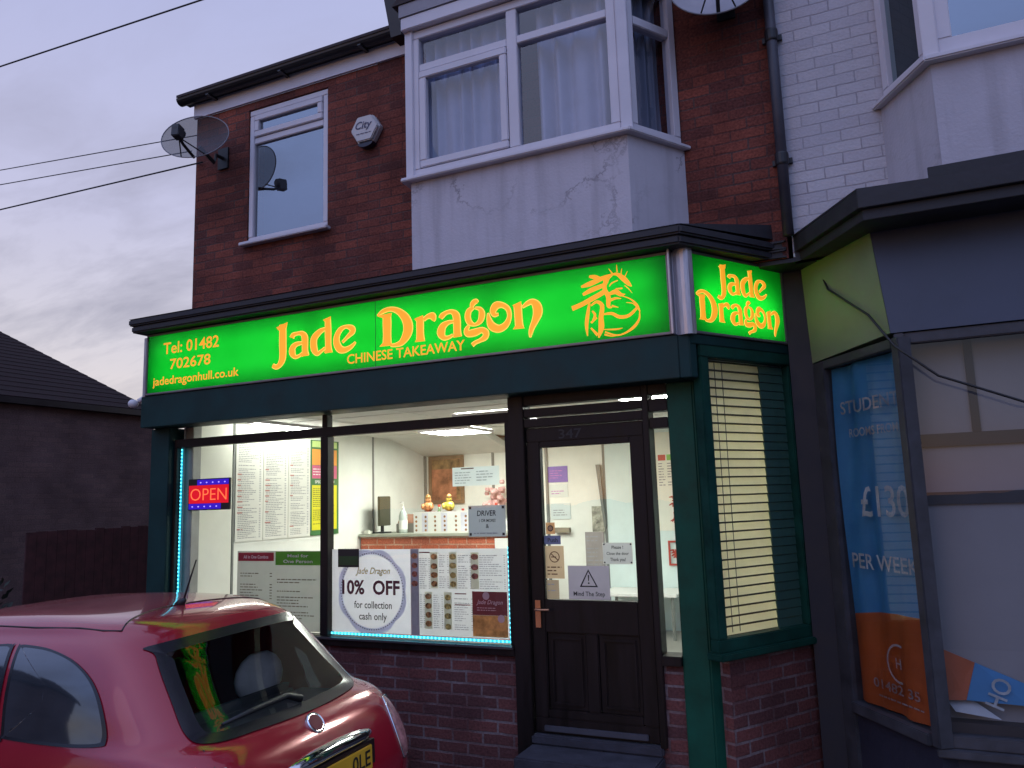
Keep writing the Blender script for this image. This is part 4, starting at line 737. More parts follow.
b = MB(); b.lathe([(.045, 1.319), (.048, 1.33), (.048, 1.50), (.035, 1.55), (.014, 1.575)], 20, Matrix.Translation((-4.79, 2.68, 0))); b.build('body', mat('frosted_bottle', (.62, .68, .66), .25, trans=.4), bo_, smooth=True)
b = MB(); b.lathe([(.016, 1.576), (.016, 1.60), (.006, 1.603), (.006, 1.65)], 12, Matrix.Translation((-4.79, 2.68, 0))); b.box(-4.83, -4.785, 2.672, 2.688, 1.645, 1.66); b.build('pump', PAPER, bo_)
b = MB(); b.lathe([(.0485, 1.36), (.0487, 1.46)], 20, Matrix.Translation((-4.79, 2.68, 0))); b.build('bottle_label', PAPER, bo_)
cr_ = root('till', 'brown and grey till on the counter behind the menu stand', 'till', (-4.75, 2.85, 1.318))
b = MB(); b.box(-4.95, -4.60, 2.78, 3.0, 1.319, 1.42); b.build('drawer', mat('grey_till', (.22, .21, .19), .5), cr_, bevel=.006)
b = MB(); b.prism([(-4.94, 2.79, 1.421), (-4.94, 2.99, 1.421), (-4.94, 2.99, 1.52), (-4.94, 2.83, 1.48)], (.30, 0, 0)); b.build('body', mat('brown_till', (.30, .15, .10), .5), cr_, bevel=.006)
st = root('menu_stand', 'long white takeaway menu with tiny dish photos standing on the counter', 'menu stand', (-4.26, 2.6, 1.318))
b = MB(); b.box(-4.605, -3.90, 2.60, 2.612, 1.319, 1.545); b.box(-4.605, -3.90, 2.612, 2.70, 1.319, 1.326); b.build('board', PAPER, st)
b = MB()
for i in range(6):
    for j in range(4): disc(b, -4.57+i*.118+(.02 if i > 3 else 0), 1.35+j*.047, .014, 2.598, 10)
b.build('dish_photos', mat('small_food_print', (.35, .17, .07), .5, var=.7, scale=40), st, recalc=False)
b = MB()
for x in (-4.50, -4.26, -4.02): quad(b, x, x+.075, 1.335, 1.53, 2.5985)
b.build('pale_columns', mat('pale_lilac_print', (.66, .66, .76), .5), st, recalc=False)
for lab, x, c1 in (('small gold and red seated figurine nearest the till', -4.545, (.58, .25, .10)), ('small yellow seated figurine near the middle of the counter', -4.28, (.62, .48, .08))):
    f = root('figurine', lab, 'figurine', (x, 2.82, 1.318), 'figurines on the counter')
    b = MB(); b.box(x-.06, x+.06, 2.76, 2.88, 1.319, 1.545); b.build('base', mat('red_plinth', (.35, .06, .04), .5), f, bevel=.004)
    mt_ = mat(lab.replace(' ', '_'), c1, .3, var=.5, scale=30)
    b = MB(); b.ball((x, 2.82, 1.60), (.062, .055, .058), 8); b.ball((x, 2.815, 1.675), (.034, .034, .038), 7); b.ball((x-.05, 2.79, 1.60), (.022, .03, .04), 5); b.ball((x+.05, 2.79, 1.60), (.022, .03, .04), 5); b.build('body', mt_, f, smooth=True)
    b = MB(); b.lathe([(.036, 1.69), (.03, 1.715), (.01, 1.735)], 14, Matrix.Translation((x, 2.815, 0))); b.build('hat', mat('dark_gold_hat', (.30, .16, .05), .4), f, smooth=True)
for lab, x, y, h, c1 in (('tall green sauce bottle between the two figurines', -4.42, 2.84, .30, (.20, .30, .16)), ('short clear jar with a red lid behind the menu stand', -4.10, 2.80, .25, (.55, .50, .42)), ('brown sauce bottle at the door end of the counter', -3.72, 2.85, .30, (.22, .10, .05))):
    q = root('bottle', lab, 'bottle', (x, y, 1.318), 'bottles on the counter')
    b = MB(); b.lathe([(.032, 1.319), (.035, 1.33), (.035, 1.319+h*.6), (.014, 1.319+h*.8), (.013, 1.319+h*.92)], 16, Matrix.Translation((x, y, 0))); b.build('body', mat(lab.replace(' ', '_')[:40], c1, .2, trans=.3), q, smooth=True)
    b = MB(); b.lathe([(.016, 1.3195+h*.92), (.016, 1.319+h)], 14, Matrix.Translation((x, y, 0))); b.build('lid', mat('red_bottle_lid', (.45, .05, .04), .4), q)
r = root('wall_picture', 'framed red and brown picture on the back wall above the counter', 'picture', (-4.97, 3.98, 1.62))
b = MB(); b.frame(-5.225, -4.715, 1.62, 2.23, .045, 3.965, 3.999); b.build('frame', mat('brown_picture_frame', (.20, .12, .07), .5, var=.3), r, bevel=.004)
b = MB(); b.box(-5.18, -4.76, 3.975, 3.985, 1.665, 2.185); b.build('canvas', mat('red_brown_canvas', (.36, .13, .07), .6, var=.7, scale=5), r)
b = MB(); quad(b, -5.175, -4.765, 2.06, 2.18, 3.974); quad(b, -4.82, -4.765, 1.67, 2.06, 3.974); b.build('canvas_shade', mat('dark_ochre_canvas', (.24, .14, .06), .6, var=.6, scale=9), r, recalc=False)
fl = root('flower_arrangement', 'pale pink flowers on the back counter behind the driver notice', 'flowers', (-4.2, 3.85, ZF))
b = MB(); b.box(-4.55, -3.95, 3.6, 3.98, ZF, 1.42); b.build('stand', PAPER, fl, bevel=.005)
b = MB(); b.lathe([(.05, 1.421), (.07, 1.46), (.06, 1.53), (.07, 1.55)], 16, Matrix.Translation((-4.2, 3.8, 0))); b.build('vase', mat('pale_green_vase', (.45, .52, .42), .3), fl, smooth=True)
b = MB(); rg = random.Random(4)
for i in range(26): b.ball((-4.2+rg.gauss(0, .13), 3.8+rg.gauss(0, .06), 1.66+rg.gauss(0, .07)), rg.uniform(.03, .055), 4)
b.build('blossoms', mat('pink_petals', (.72, .42, .42), .6, var=.3, scale=20), fl, smooth=True)
# back wall notices seen through the door
for lab, x0, x1, z0, z1, col in (('purple licence poster high on the back wall', -3.575, -3.32, 1.835, 2.025, (.16, .10, .45)), ('pale certificate below the purple poster', -3.565, -3.325, 1.657, 1.81, (.68, .72, .70)), ('pale certificate with a dark corner, lowest of the wall papers', -3.55, -3.30, 1.398, 1.585, (.62, .68, .68))):
    r = root('wall_notice', lab, 'notice', ((x0+x1)/2, 3.99, z0), 'papers on the back wall')
    b = MB(); b.box(x0, x1, 3.992, 3.998, z0, z1); b.build('sheet', mat(lab.replace(' ', '_')[:40], col, .5, var=.04), r)
    b = MB(); b.rows(x0+.03, x1-.03, z0+.02, z1-.03, .028, 3.991, seed=int(z0*100)); b.build('small_print', mat('violet_pink_print', (.50, .16, .50), .5) if 'purple' in lab else GINK, r, recalc=False)
b = MB(); b.box(-3.50, -3.31, 3.93, 3.999, 1.245, 1.30); o = b.build('wall_shelf', mat('brown_shelf_wood', (.26, .22, .16), .6)); tag(o, 'short brown shelf on the back wall below the certificates', 'shelf')
r = root('notice_board', 'grey papered notice board seen low through the door glass', 'notice board', (-3.0, 3.98, .83))
b = MB(); b.box(-3.125, -2.90, 3.97, 3.985, .835, 1.245); b.build('board', mat('grey_brown_board', (.30, .27, .27), .6), r)
b = MB(); b.rows(-3.11, -2.92, .86, 1.23, .045, 3.969, fill=(.6, 1), seed=71); b.build('papers', GINK, r, recalc=False)
r = root('wall_calendar', 'crumpled grey calendar above the papered notice board', 'calendar', (-2.95, 3.98, 1.24)); b = MB(); b.box(-3.03, -2.88, 3.972, 3.99, 1.247, 1.54); b.build('sheet', mat('grey_green_calendar', (.35, .34, .28), .6, var=.8, scale=12), r)
b = MB(); b.prism([(-2.95, 3.975, 2.02), (-2.90, 3.975, 2.02), (-2.855, 3.975, 1.30), (-2.88, 3.975, 1.30)], (0, -.03, 0)); o = b.build('leaning_rail', DARKLINE); tag(o, 'dark rail leaning at the corner of the back wall', 'rail')
tb = root('waiting_table', 'small white topped table beyond the door', 'table', (-2.6, 3.6, ZF))
b = MB(); b.box(-2.80, -1.95, 3.35, 3.95, .60, .63); b.build('table_top', PAPER, tb, bevel=.004)
for x in (-2.76, -2.0):
    for y in (3.4, 3.9): b = MB(); b.tube([(x, y, ZF), (x, y, .60)], .018, 8); b.build('leg', DARKLINE, tb)
r = root('wall_menu', 'cream menu with red and green headers seen through the narrow side light', 'menu board', (-2.11, 3.97, 1.4)); b = MB(); b.box(-2.24, -2.01, 3.965, 3.978, 1.25, 2.35); b.build('board', CREAM, r)
b = MB(); quad(b, -2.21, -2.125, 2.03, 2.095, 3.963); b.build('red_header', mat('red_print_board', (.55, .06, .06), .5), r, recalc=False)
b = MB(); quad(b, -2.11, -2.03, 2.03, 2.095, 3.963); b.build('green_header', mat('green_print_board', (.20, .50, .10), .5), r, recalc=False)
b = MB(); b.rows(-2.21, -2.13, 1.72, 2.02, .03, 3.963, seed=81); b.rows(-2.11, -2.03, 1.72, 2.02, .03, 3.963, seed=82); b.build('small_print', GINK, r, recalc=False)
def brush(b, cx, cz, s, y, seed):
    rg = random.Random(seed)
    for q in range(5): a = rg.uniform(-s, s); c = rg.uniform(-s, s); b.ribbon([(cx+a*.8-s*.5, cz+c, .008), (cx+a*.4, cz+c*.8+.01, .022), (cx+a+s*.4, cz+c-.02, .008)], y-.0004*q)
    for q in range(3): a = rg.uniform(-s, s)*.7; b.ribbon([(cx+a, cz+s, .008), (cx+a+.01, cz, .022), (cx+a-.02, cz-s, .008)], y-.003-.0004*q)
b = MB(); brush(b, -2.05, 1.58, .055, 3.962, 1); brush(b, -2.04, 1.40, .055, 3.962, 2); o = b.build('wall_ornament', mat('red_ornament', (.45, .06, .04), .5)); tag(o, 'red brush script ornament on the cream wall by the side light', 'ornament')
b = MB(); b.frame(-2.15, -2.0, .87, 1.14, .02, 3.955, 3.97); brush(b, -2.075, 1.0, .05, 3.965, 3); o = b.build('seal_print', mat('red_ornament', (.45, .06, .04), .5)); tag(o, 'red framed seal print below the brush script', 'ornament')
# blind in the splayed window
bl = root('venetian_blind', 'cream horizontal slat blind in the splayed side window', 'blind', tuple((SIDE @ Vector((.48, .08, .82)))))
b = MB(SIDE); nsl = 30
for i in range(nsl):
    z = .84+i*(2.43-.84)/(nsl-1)
    b.prism([(.10, .078, z-.034), (.10, .0795, z-.034), (.10, .0925, z+.034), (.10, .091, z+.034)], (.765, 0, 0))
b.build('slats', mat('cream_slat', (.84, .80, .64), .5, var=.08, scale=3, trans=.7), bl)
b = MB(SIDE); b.box(.10, .865, .07, .11, 2.455, 2.49); b.build('head_rail', CREAM, bl)
b = MB(SIDE)
for tq in (.235, .30): b.tube([(tq, .074, .83), (tq, .074, 2.46)], .0025, 6)
b.build('cords', DARKLINE, bl)
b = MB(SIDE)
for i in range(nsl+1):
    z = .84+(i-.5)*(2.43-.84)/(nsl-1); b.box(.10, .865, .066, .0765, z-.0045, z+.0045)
b.build('slat_shade_lines', mat('slat_shade_brown', (.03, .03, .02), .6), bl)  # dark strips standing in for the shade lines between overlapping slats
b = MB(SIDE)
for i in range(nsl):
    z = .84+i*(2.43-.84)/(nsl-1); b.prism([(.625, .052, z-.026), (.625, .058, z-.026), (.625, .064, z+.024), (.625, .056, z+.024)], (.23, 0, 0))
o = b.build('dim_slat_panel', mat('dim_slat_green', (.05, .12, .09), .5)); tag(o, 'added dark green slats imitating the dim shade on the inner quarter of the blind', 'dim slat panel')  # added panel: dimness of the blind's inner quarter put into dark colour
# ================================================================== things fixed to the outside walls
def curtain(label, x0, x1, z0, z1, y, col, amp=.022, waves=9, M=None, taper=0.):
    b = MB(M); n = 90; V0 = []
    rg = random.Random(int((x0+5)*100)); ph = [rg.uniform(0, 6) for _ in range(4)]
    for j in range(9):
        v = j/8; row = []
        for i in range(n+1):
            u = i/n; xx = x0+(x1-x0)*(u if not taper else u*(1-taper*(1-v)))
            yy = y+amp*(math.sin(u*waves*6.28+ph[0]+.5*math.sin(v*3+ph[2]))+.5*math.sin(u*waves*2.7*6.28/2+ph[1]))
            row.append(b.V((xx, yy, z0+(z1-z0)*v)))
        V0.append(row)
    for j in range(8):
        for i in range(n): b.bm.faces.new((V0[j][i], V0[j][i+1], V0[j+1][i+1], V0[j+1][i]))
    o = b.build('curtain', mat('curtain_cloth_%s' % label[:6], col, .8, var=.08, scale=4), smooth=True); tag(o, label, 'curtain')
curtain('pale blue curtain tied back in the opening sash of the bay', -2.84, -2.12, 4.03, 5.15, .06, (.50, .52, .66), waves=7)
curtain('grey blue gathered curtain filling most of the wide bay pane', -1.93, -1.33, 4.03, 5.15, .07, (.55, .55, .66), amp=.035, waves=4)
curtain('dim grey curtain in the narrow slanted pane of the bay', .08, .45, 4.03, 5.15, .12, (.30, .31, .36), amp=.018, waves=4, M=BAY_R)
al = root('alarm_box', 'white hexagonal burglar alarm box reading City on the brick wall', 'alarm box', (-3.585, .3, 4.6))
hx = [(.145*math.cos(q), .135*math.sin(q)) for q in [math.radians(60*k) for k in range(6)]]
b = MB(); b.prism([(-3.585+x, .349, 4.735+z) for x, z in hx], (0, -.055, 0)); b.prism([(-3.585+x*.93, .294, 4.735+z*.93) for x, z in hx], (0, -.025, 0)); b.build('body', mat('cream_alarm_plastic', (.60, .58, .58), .45, var=.06), al, bevel=.008)
b = MB(); b.prism([(-3.585+.075*math.cos(q), .345, 4.615+.035*math.sin(q)) for q in [math.pi+k*math.pi/8 for k in range(9)]], (0, -.06, 0)); b.build('strobe', mat('dark_blue_strobe', (.01, .01, .03), .3), al)
b = MB(); b.text('City', -3.585, 4.735, .062, .266, width=.165, align='C', shear=.3); b.rows(-3.66, -3.51, 4.685, 4.705, .018, .266, fill=(.9, 1), gap=0, seed=5); b.build('name_print', mat('navy_print', (.05, .05, .12), .5), al, recalc=False)
MESHM = bpy.data.materials.new('perforated_grey_metal'); MESHM.use_nodes = True; t = MESHM.node_tree; L = t.links.new; pb = t.nodes['Principled BSDF']; pb.inputs['Base Color'].default_value = (.04, .04, .05, 1); pb.inputs['Roughness'].default_value = .5
tcn = t.nodes.new('ShaderNodeTexCoord'); vo = t.nodes.new('ShaderNodeTexVoronoi'); vo.inputs['Scale'].default_value = 430; L(tcn.outputs['Object'], vo.inputs['Vector'])
lt = t.nodes.new('ShaderNodeMath'); lt.operation = 'LESS_THAN'; lt.inputs[1].default_value = .30; L(vo.outputs['Distance'], lt.inputs[0])
tr = t.nodes.new('ShaderNodeBsdfTransparent'); ms = t.nodes.new('ShaderNodeMixShader'); ms.inputs[0].default_value = .30; L(pb.outputs[0], ms.inputs[1]); L(tr.outputs[0], ms.inputs[2]); L(ms.outputs[0], t.nodes['Material Output'].inputs[0])
def dish(label, c, nrm, rx, rz, m, mount, mirror=1):
    c = Vector(c); w = Vector(nrm).normalized(); u = Vector((0, 0, 1)).cross(w).normalized(); v = w.cross(u)
    DM = Matrix((u, v, w)).transposed().to_4x4(); DM.translation = c
    r = root('satellite_dish', label, 'satellite dish', tuple(c))
    b = MB(DM); n = 40; rings = []
    for k in range(9):
        q = k/8; rings.append([b.V((rx*q*math.cos(2*math.pi*i/n), rz*q*math.sin(2*math.pi*i/n), .07*(q*q-1))) for i in range(n)] if k else [b.V((0, 0, -.07))])
    for k in range(1, 8):
        for i in range(n): b.bm.faces.new((rings[k][i], rings[k][(i+1) % n], rings[k+1][(i+1) % n], rings[k+1][i]))
    for i in range(n): b.bm.faces.new((rings[0][0], rings[1][i], rings[1][(i+1) % n]))
    b.build('reflector', m, r, smooth=True)
    b = MB(DM); b.tube([(rx*math.cos(2*math.pi*i/n), rz*math.sin(2*math.pi*i/n), .001) for i in range(n+1)], .005, 6, cap=False); b.build('rim', WHITEMET, r)
    b = MB(DM); b.tube([(0, -rz*.95, -.02), (0, -rz*.85, .16), (0, -.14, .24)], .013, 8); b.tube([(-rx*.35, -rz*.9, -.0), (0, -.15, .23)], .006, 6); b.tube([(rx*.35, -rz*.9, -.0), (0, -.15, .23)], .006, 6); b.build('feed_arm', BLACK, r)
    b = MB(DM); b.box(-.035, .035, -.17, -.06, .21, .30); b.tube([(0, -.11, .30), (0, -.10, .19)], [.03, .042], 12); b.build('receiver', mat('dark_grey_plastic', (.03, .03, .035), .5), r, bevel=.006)
    b = MB(); p0 = DM @ Vector((0, -.05, -.08)); mt = Vector(mount); b.tube([p0, (p0.x, mt.y-.10, p0.z-.08), (mt.x, mt.y-.10, mt.z), tuple(mt)], .018, 8); b.box(mt.x-.06, mt.x+.06, mt.y-.02, mt.y-.003, mt.z-.10, mt.z+.10); b.build('wall_mount', BLACK, r)
    return r
dish('see-through grey mesh satellite dish at the outer corner of the brick wall', (-5.20, .0, 4.92), (.30, -1, .12), .32, .205, MESHM, (-5.20, .35, 4.85))
dish('pale grey solid satellite dish above the brick between the two bays', (-.66, .12, 5.02), (.15, -1, .25), .31, .30, mat('pale_dish_paint', (.34, .33, .37), .5), (-.64, .35, 4.95))
dp = root('drainpipe', 'grey black drainpipe where red brick meets painted brick', 'drainpipe', (-.358, .29, 3.2))
b = MB(); b.tube([(-.358, .292, 3.25), (-.358, .292, 5.5)], .034, 14); b.build('pipe', mat('grey_black_pipe', (.055, .055, .075), .5, var=.25, scale=4), dp, smooth=True)
for z in (3.72, 4.58):
    b = MB(); b.lathe([(.040, z), (.043, z+.01), (.043, z+.07), (.040, z+.08)], 16, Matrix.Translation((-.358, .292, 0))); b.box(-.42, -.296, .325, .348, z+.02, z+.055); b.build('bracket', GUTTER, dp)
def cable(label, p0, p1, sag, rad=.012):
    p0, p1 = Vector(p0), Vector(p1); b = MB(); n = 30
    b.tube([p0.lerp(p1, i/n)-Vector((0, 0, sag*4*(i/n)*(1-i/n))) for i in range(n+1)], rad, 6)
    o = b.build('overhead_cable', BLACK, smooth=True); tag(o, label, 'cable')
def ext(a, c, k): a, c = Vector(a), Vector(c); return a+(a-c)*k
cable('thick overhead cable crossing the sky highest of all', ext((-8.397, .2, 6.574), (-5.364, .2, 6.419), 6), (-3.3, .2, 6.32), .0, .0085)
cable('thin overhead cable passing behind the mesh dish', ext((-8.279, .4, 5.48), (-5.2, .4, 5.19), 5), (-5.5, .45, 5.22), .0, .005)
cable('thin overhead cable meeting the wall just under the mesh dish centre', ext((-8.261, .2, 5.226), (-5.706, .2, 5.012), 5), (-5.56, .3, 4.99), .0, .005)
cable('lowest overhead cable running to the bracket below the mesh dish', ext((-8.233, .2, 4.95), (-5.409, .2, 4.867), 5), (-5.45, .33, 4.868), .0, .0075)
# security light at the end of the fascia
sl = root('security_sensor', 'small white sensor on the end of the green fascia', 'sensor', (-5.58, -.15, 2.55))
b = MB(); b.ball((-5.60, -.20, 2.545), (.042, .04, .038), 7); b.tube([(-5.575, -.17, 2.565), (-5.53, -.14, 2.60)], .022, 8); b.build('body', UPVC, sl, smooth=True)
# loose cable on the neighbour's front
pts = [(-.19, .42, 3.0), (-.16, .33, 2.88), (.05, .0, 2.62), (.16, -.17, 2.40), (.35, -.18, 2.22), (.72, -.18, 2.05), (1.4, -.18, 1.95), (2.2, -.16, 2.05)]
b = MB(); b.tube(pts, .007, 6); o = b.build('loose_cable', BLACK, smooth=True); tag(o, 'loose black cable drooping across the empty shop window', 'cable')
# ------------------------------------------------------------------ posters in the neighbour's window
np_ = root('window_banner', 'tall blue and orange banner with white lettering inside the slanted window of the empty shop', 'banner', tuple(NB_SIDE @ Vector((.46, .06, .40))))
BLUE = mat('blue_banner', (.05, .24, .50), .5, var=.12, scale=3); ORG = mat('orange_banner', (.50, .10, .02), .5, var=.15, scale=3)
b = MB(NB_SIDE)
def wav(tq, z): return .055+.012*math.sin(tq*17+z*1.5)+.008*math.sin(tq*31-z*3)
def cloth(b, z0f, z1f, t0=.13, t1=.80, n=26, mrow=14, cut=True):
    V0 = []
    for j in range(mrow+1):
        row = []
        for i in range(n+1):
            tq = t0+(t1-t0)*i/n; z = z0f(tq)+(z1f(tq)-z0f(tq))*j/mrow; row.append(b.V((tq, wav(tq, z), z)))
        V0.append(row)
    for j in range(mrow):
        for i in range(n): b.bm.faces.new((V0[j][i], V0[j][i+1], V0[j+1][i+1], V0[j+1][i]))
zsplit = lambda tq: .905+.05*math.sin((tq-.13)*3.2)
cloth(b, zsplit, lambda tq: 2.395); b.build('blue_cloth', BLUE, np_, smooth=True)
b = MB(NB_SIDE); cloth(b, lambda tq: .41, zsplit); b.build('orange_cloth', ORG, np_, smooth=True)
FADE = mat('faded_white_lettering', (.50, .53, .56), .6, var=.3, scale=9)
b = MB(NB_SIDE); b.text('£130', .56, 1.49, .17, .030, width=.44, align='C'); b.text('PER WEEK', .50, 1.185, .085, .030, width=.60, align='C'); b.build('price_lettering', FADE, np_, recalc=False)
b = MB(NB_SIDE); b.text('STUDENT', .50, 2.10, .075, .030, width=.56, align='C'); b.text('ROOMS FROM', .52, 1.955, .05, .030, width=.46, align='C'); b.text('01482 35', .50, .525, .05, .030, width=.40, align='C'); b.rows(.34, .74, .455, .505, .026, .030, fill=(.8, 1), gap=0, seed=6); b.build('small_lettering', mat('dim_white_lettering', (.34, .34, .36), .6, var=.3, scale=9), np_, recalc=False)
b = MB(NB_SIDE)
for q in range(20):
    a, c = math.radians(70+q*10.5), math.radians(70+(q+1)*10.5); r0, r1 = .094, .106
    b.face([(.55+r0*math.cos(a), .030, .69+r0*math.sin(a)), (.55+r1*math.cos(a), .030, .69+r1*math.sin(a)), (.55+r1*math.cos(c), .030, .69+r1*math.sin(c)), (.55+r0*math.cos(c), .030, .69+r0*math.sin(c))])
b.text('H', .545, .665, .055, .030, width=.045, align='C'); b.build('round_logo', FADE, np_, recalc=False)
fb = root('fallen_banner', 'end of an orange and blue banner slumped on the empty shop display shelf', 'banner', (.4, .03, .50))
b = MB(); b.prism([(.235, .04, .80), (.385, .045, .735), (.325, .0, .555), (.245, .0, .55)], (0, .004, 0)); b.build('orange_end', ORG, fb)
b = MB(); b.prism([(.386, .045, .735), (.72, .045, .59), (.80, .04, .55), (.80, .0, .50), (.60, .0, .545), (.326, .0, .555)], (0, .004, 0)); b.build('blue_end', BLUE, fb)
lm = fr((.50, -.004), (1, .0), (0, 1))
b = MB(lm @ Matrix.Rotation(math.radians(-62), 4, 'Y')); 
b = MB(Matrix.Translation((.47, -.004, .60)) @ Matrix.Rotation(math.radians(-68), 4, 'Y')); b.text('HO', -.075, -.045, .085, 0, width=.15); b.build('banner_lettering', FADE, fb, recalc=False)
pp = root('fallen_paper', 'white paper lying on the display shelf under the slumped banner', 'paper', (.33, .0, .46)); b = MB(); b.prism([(.24, .035, .54), (.36, .035, .545), (.47, -.02, .475), (.27, -.02, .50)], (0, .003, .002)); b.build('sheet', mat('dim_white_paper', (.55, .55, .57), .6), pp)
# ================================================================== parked car (local axes: x forward, y to its near side, z up)
car = root('parked_car', 'small rounded red hatchback parked in front of the takeaway window', 'car')
Fv, Rv, Uv = Vector((-.99924, -.01744, -.0349)), Vector((-.01776, .9998, .00872)), Vector((-.03474, -.00933, .99935))
cm = Matrix((Fv, -Rv, Uv)).transposed().to_4x4(); cm.translation = (-2.5006, -1.5703, -.2782)
car.matrix_world = cm
RED = mat('red_car_paint', (.34, .010, .026), .20, metal=.15, var=.05, scale=2, coat=1.0)
RED.node_tree.nodes['Principled BSDF'].inputs['Coat IOR'].default_value = 1.45
RED.node_tree.nodes['Principled BSDF'].inputs['Coat Weight'].default_value = 1.0
RED.node_tree.nodes['Principled BSDF'].inputs['Sheen Weight'].default_value = .07
RED.node_tree.nodes['Principled BSDF'].inputs['Sheen Tint'].default_value = (1, .62, .75, 1)
RED.node_tree.nodes['Principled BSDF'].inputs['Sheen Roughness'].default_value = .35
ROWS = [(.18, .06, 3.45, .74, 7), (.25, -.05, 3.53, .79, 8), (.45, -.10, 3.56, .81, 8), (.58, -.10, 3.54, .815, 8), (.68, -.075, 3.50, .81, 8), (.78, -.03, 3.42, .80, 8), (.86, .02, 3.25, .79, 8), (.915, .085, 3.02, .775, 7.5), (.95, .19, 2.85, .762, 7), (.99, .245, 2.72, .745, 7), (1.08, .335, 2.55, .72, 7), (1.18, .425, 2.40, .685, 7), (1.28, .51, 2.34, .64, 7), (1.345, .565, 2.25, .60, 6.5), (1.39, .62, 2.18, .56, 5.5), (1.43, .74, 2.12, .535, 5), (1.457, .93, 2.08, .495, 4.5), (1.474, 1.17, 2.05, .44, 4), (1.484, 1.45, 2.01, .34, 3.5), (1.487, 1.65, 1.93, .14, 3)]
def cat(p0, p1, p2, p3, t): return .5*((2*p1)+(p2-p0)*t+(2*p0-5*p1+4*p2-p3)*t*t+(3*p1-p0-3*p2+p3)*t**3)
DENSE = []
for i in range(len(ROWS)-1):
    q = [ROWS[max(i-1, 0)], ROWS[i], ROWS[i+1], ROWS[min(i+2, len(ROWS)-1)]]
    for k in range(7): DENSE.append(tuple(cat(q[0][j], q[1][j], q[2][j], q[3][j], k/7) for j in range(5)))
DENSE.append(ROWS[-1])
def row_at(z):
    for a, c in zip(DENSE, DENSE[1:]):
        if a[0] <= z <= c[0]:
            u = (z-a[0])/max(c[0]-a[0], 1e-6); return tuple(a[j]+(c[j]-a[j])*u for j in range(5))
    return DENSE[-1]
def rearS(w, z):
    _, sr, sf, hw, n = row_at(z); a = (sf-sr)/2; return sr+a*(1-(max(0, 1-(min(abs(w)/hw, .999))**n))**(1/n))
def sideW(s, z):
    _, sr, sf, hw, n = row_at(z); a = (sf-sr)/2; c = (sr+sf)/2; return hw*(max(0, 1-(min(abs(s-c)/a, .999))**n))**(1/n)
NP = 260
def ring(rw):
    z, sr, sf, hw, n = rw; a = (sf-sr)/2; c = (sr+sf)/2; P_ = []
    for i in range(1200):
        th = 2*math.pi*i/1200+math.pi; cs, sn = math.cos(th), math.sin(th)
        P_.append(Vector((c+a*math.copysign(abs(cs)**(2/n), cs), hw*math.copysign(abs(sn)**(2/n), sn), z)))
    P_.append(P_[0]); ac = [0]
    for p, q in zip(P_, P_[1:]): ac.append(ac[-1]+(q-p).length)
    out, j = [], 0
    for i in range(NP):
        d = ac[-1]*i/NP
        while ac[j+1] < d: j += 1
        out.append(P_[j].lerp(P_[j+1], (d-ac[j])/max(ac[j+1]-ac[j], 1e-9)))
    return out
SCREEN = [(-.585, .975), (-.555, 1.10), (-.50, 1.285), (-.44, 1.335), (.44, 1.345), (.50, 1.30), (.555, 1.10), (.585, .985), (.54, .945), (.3, .93), (0, .925), (-.3, .93), (-.54, .938)]
QUART = [(.565, .985), (.60, 1.06), (.68, 1.16), (.78, 1.235), (.92, 1.295), (1.10, 1.335), (1.27, 1.35), (1.325, 1.348), (1.335, 1.32), (1.23, .985), (1.21, .967), (.85, .955), (.60, .962)]
DOORW = [(1.265, .967), (1.262, .985), (1.368, 1.325), (1.38, 1.348), (1.45, 1.353), (1.72, 1.335), (1.95, 1.27), (2.15, 1.17), (2.32, 1.06), (2.36, .985), (2.0, .97)]
WIND = [(-.66, 1.0), (-.60, 1.15), (-.52, 1.34), (0, 1.37), (.52, 1.34), (.60, 1.15), (.66, 1.0), (0, .985)]
def inside(p, poly):
    x, y = p; c = False
    for (x0, y0), (x1, y1) in zip(poly, poly[1:]+poly[:1]):
        if (y0 > y) != (y1 > y) and x < (x1-x0)*(y-y0)/(y1-y0)+x0: c = not c
    return c
def smoothpoly(P_, k=6):
    n = len(P_); out = []
    for i in range(n):
        q = [Vector(P_[(i+j) % n]) for j in (-1, 0, 1, 2)]
        for t_ in range(k): out.append(tuple(cat(q[0], q[1], q[2], q[3], t_/k)))
    return out
def shrink(P_, kx, ky=None):
    ky = ky or kx; cx_ = sum(p[0] for p in P_)/len(P_); cy_ = sum(p[1] for p in P_)/len(P_); return [(cx_+(x-cx_)*kx, cy_+(y-cy_)*ky) for x, y in P_]
SCs, QUs, DOs, WIs = [smoothpoly(p) for p in (SCREEN, QUART, DOORW, WIND)]
cut = [shrink(SCs, .93), shrink(QUs, .93), shrink(DOs, .95), shrink(WIs, .95)]
b = MB(); RG = [[b.V(p) for p in ring(r_)] for r_ in DENSE]
def drop(c):
    s, w, z = c
    if .88 < z < 1.4 and s < .9 and abs(w) < rear_lim and inside((w, z), cut[0]): return True
    if .95 < z < 1.4 and s > 1.8 and abs(w) < .62 and inside((w, z), cut[3]): return True
    if z < .70 and abs(w) > .5 and ((s-.64)**2+(z-.33)**2 < .335**2 or (s-2.94)**2+(z-.25)**2 < .335**2): return True
    return False
rear_lim = .62
for A, B in zip(RG, RG[1:]):
    for k in range(NP):
        q = (A[k], A[(k+1) % NP], B[(k+1) % NP], B[k]); c = sum((v.co for v in q), Vector((0, 0, 0)))/4
        if not drop(c): b.bm.faces.new(q)
b.bm.faces.new(RG[-1]); b.bm.faces.new(RG[0][::-1])
body = b.build('body', RED, car, smooth=True, local=True)
PRIV = mat('dark_privacy_glass', (.030, .036, .045), .06, spec=1.0, var=.25, scale=2.5, coat=1.0)
RUB = mat('black_window_rubber', (.010, .010, .014), .22)
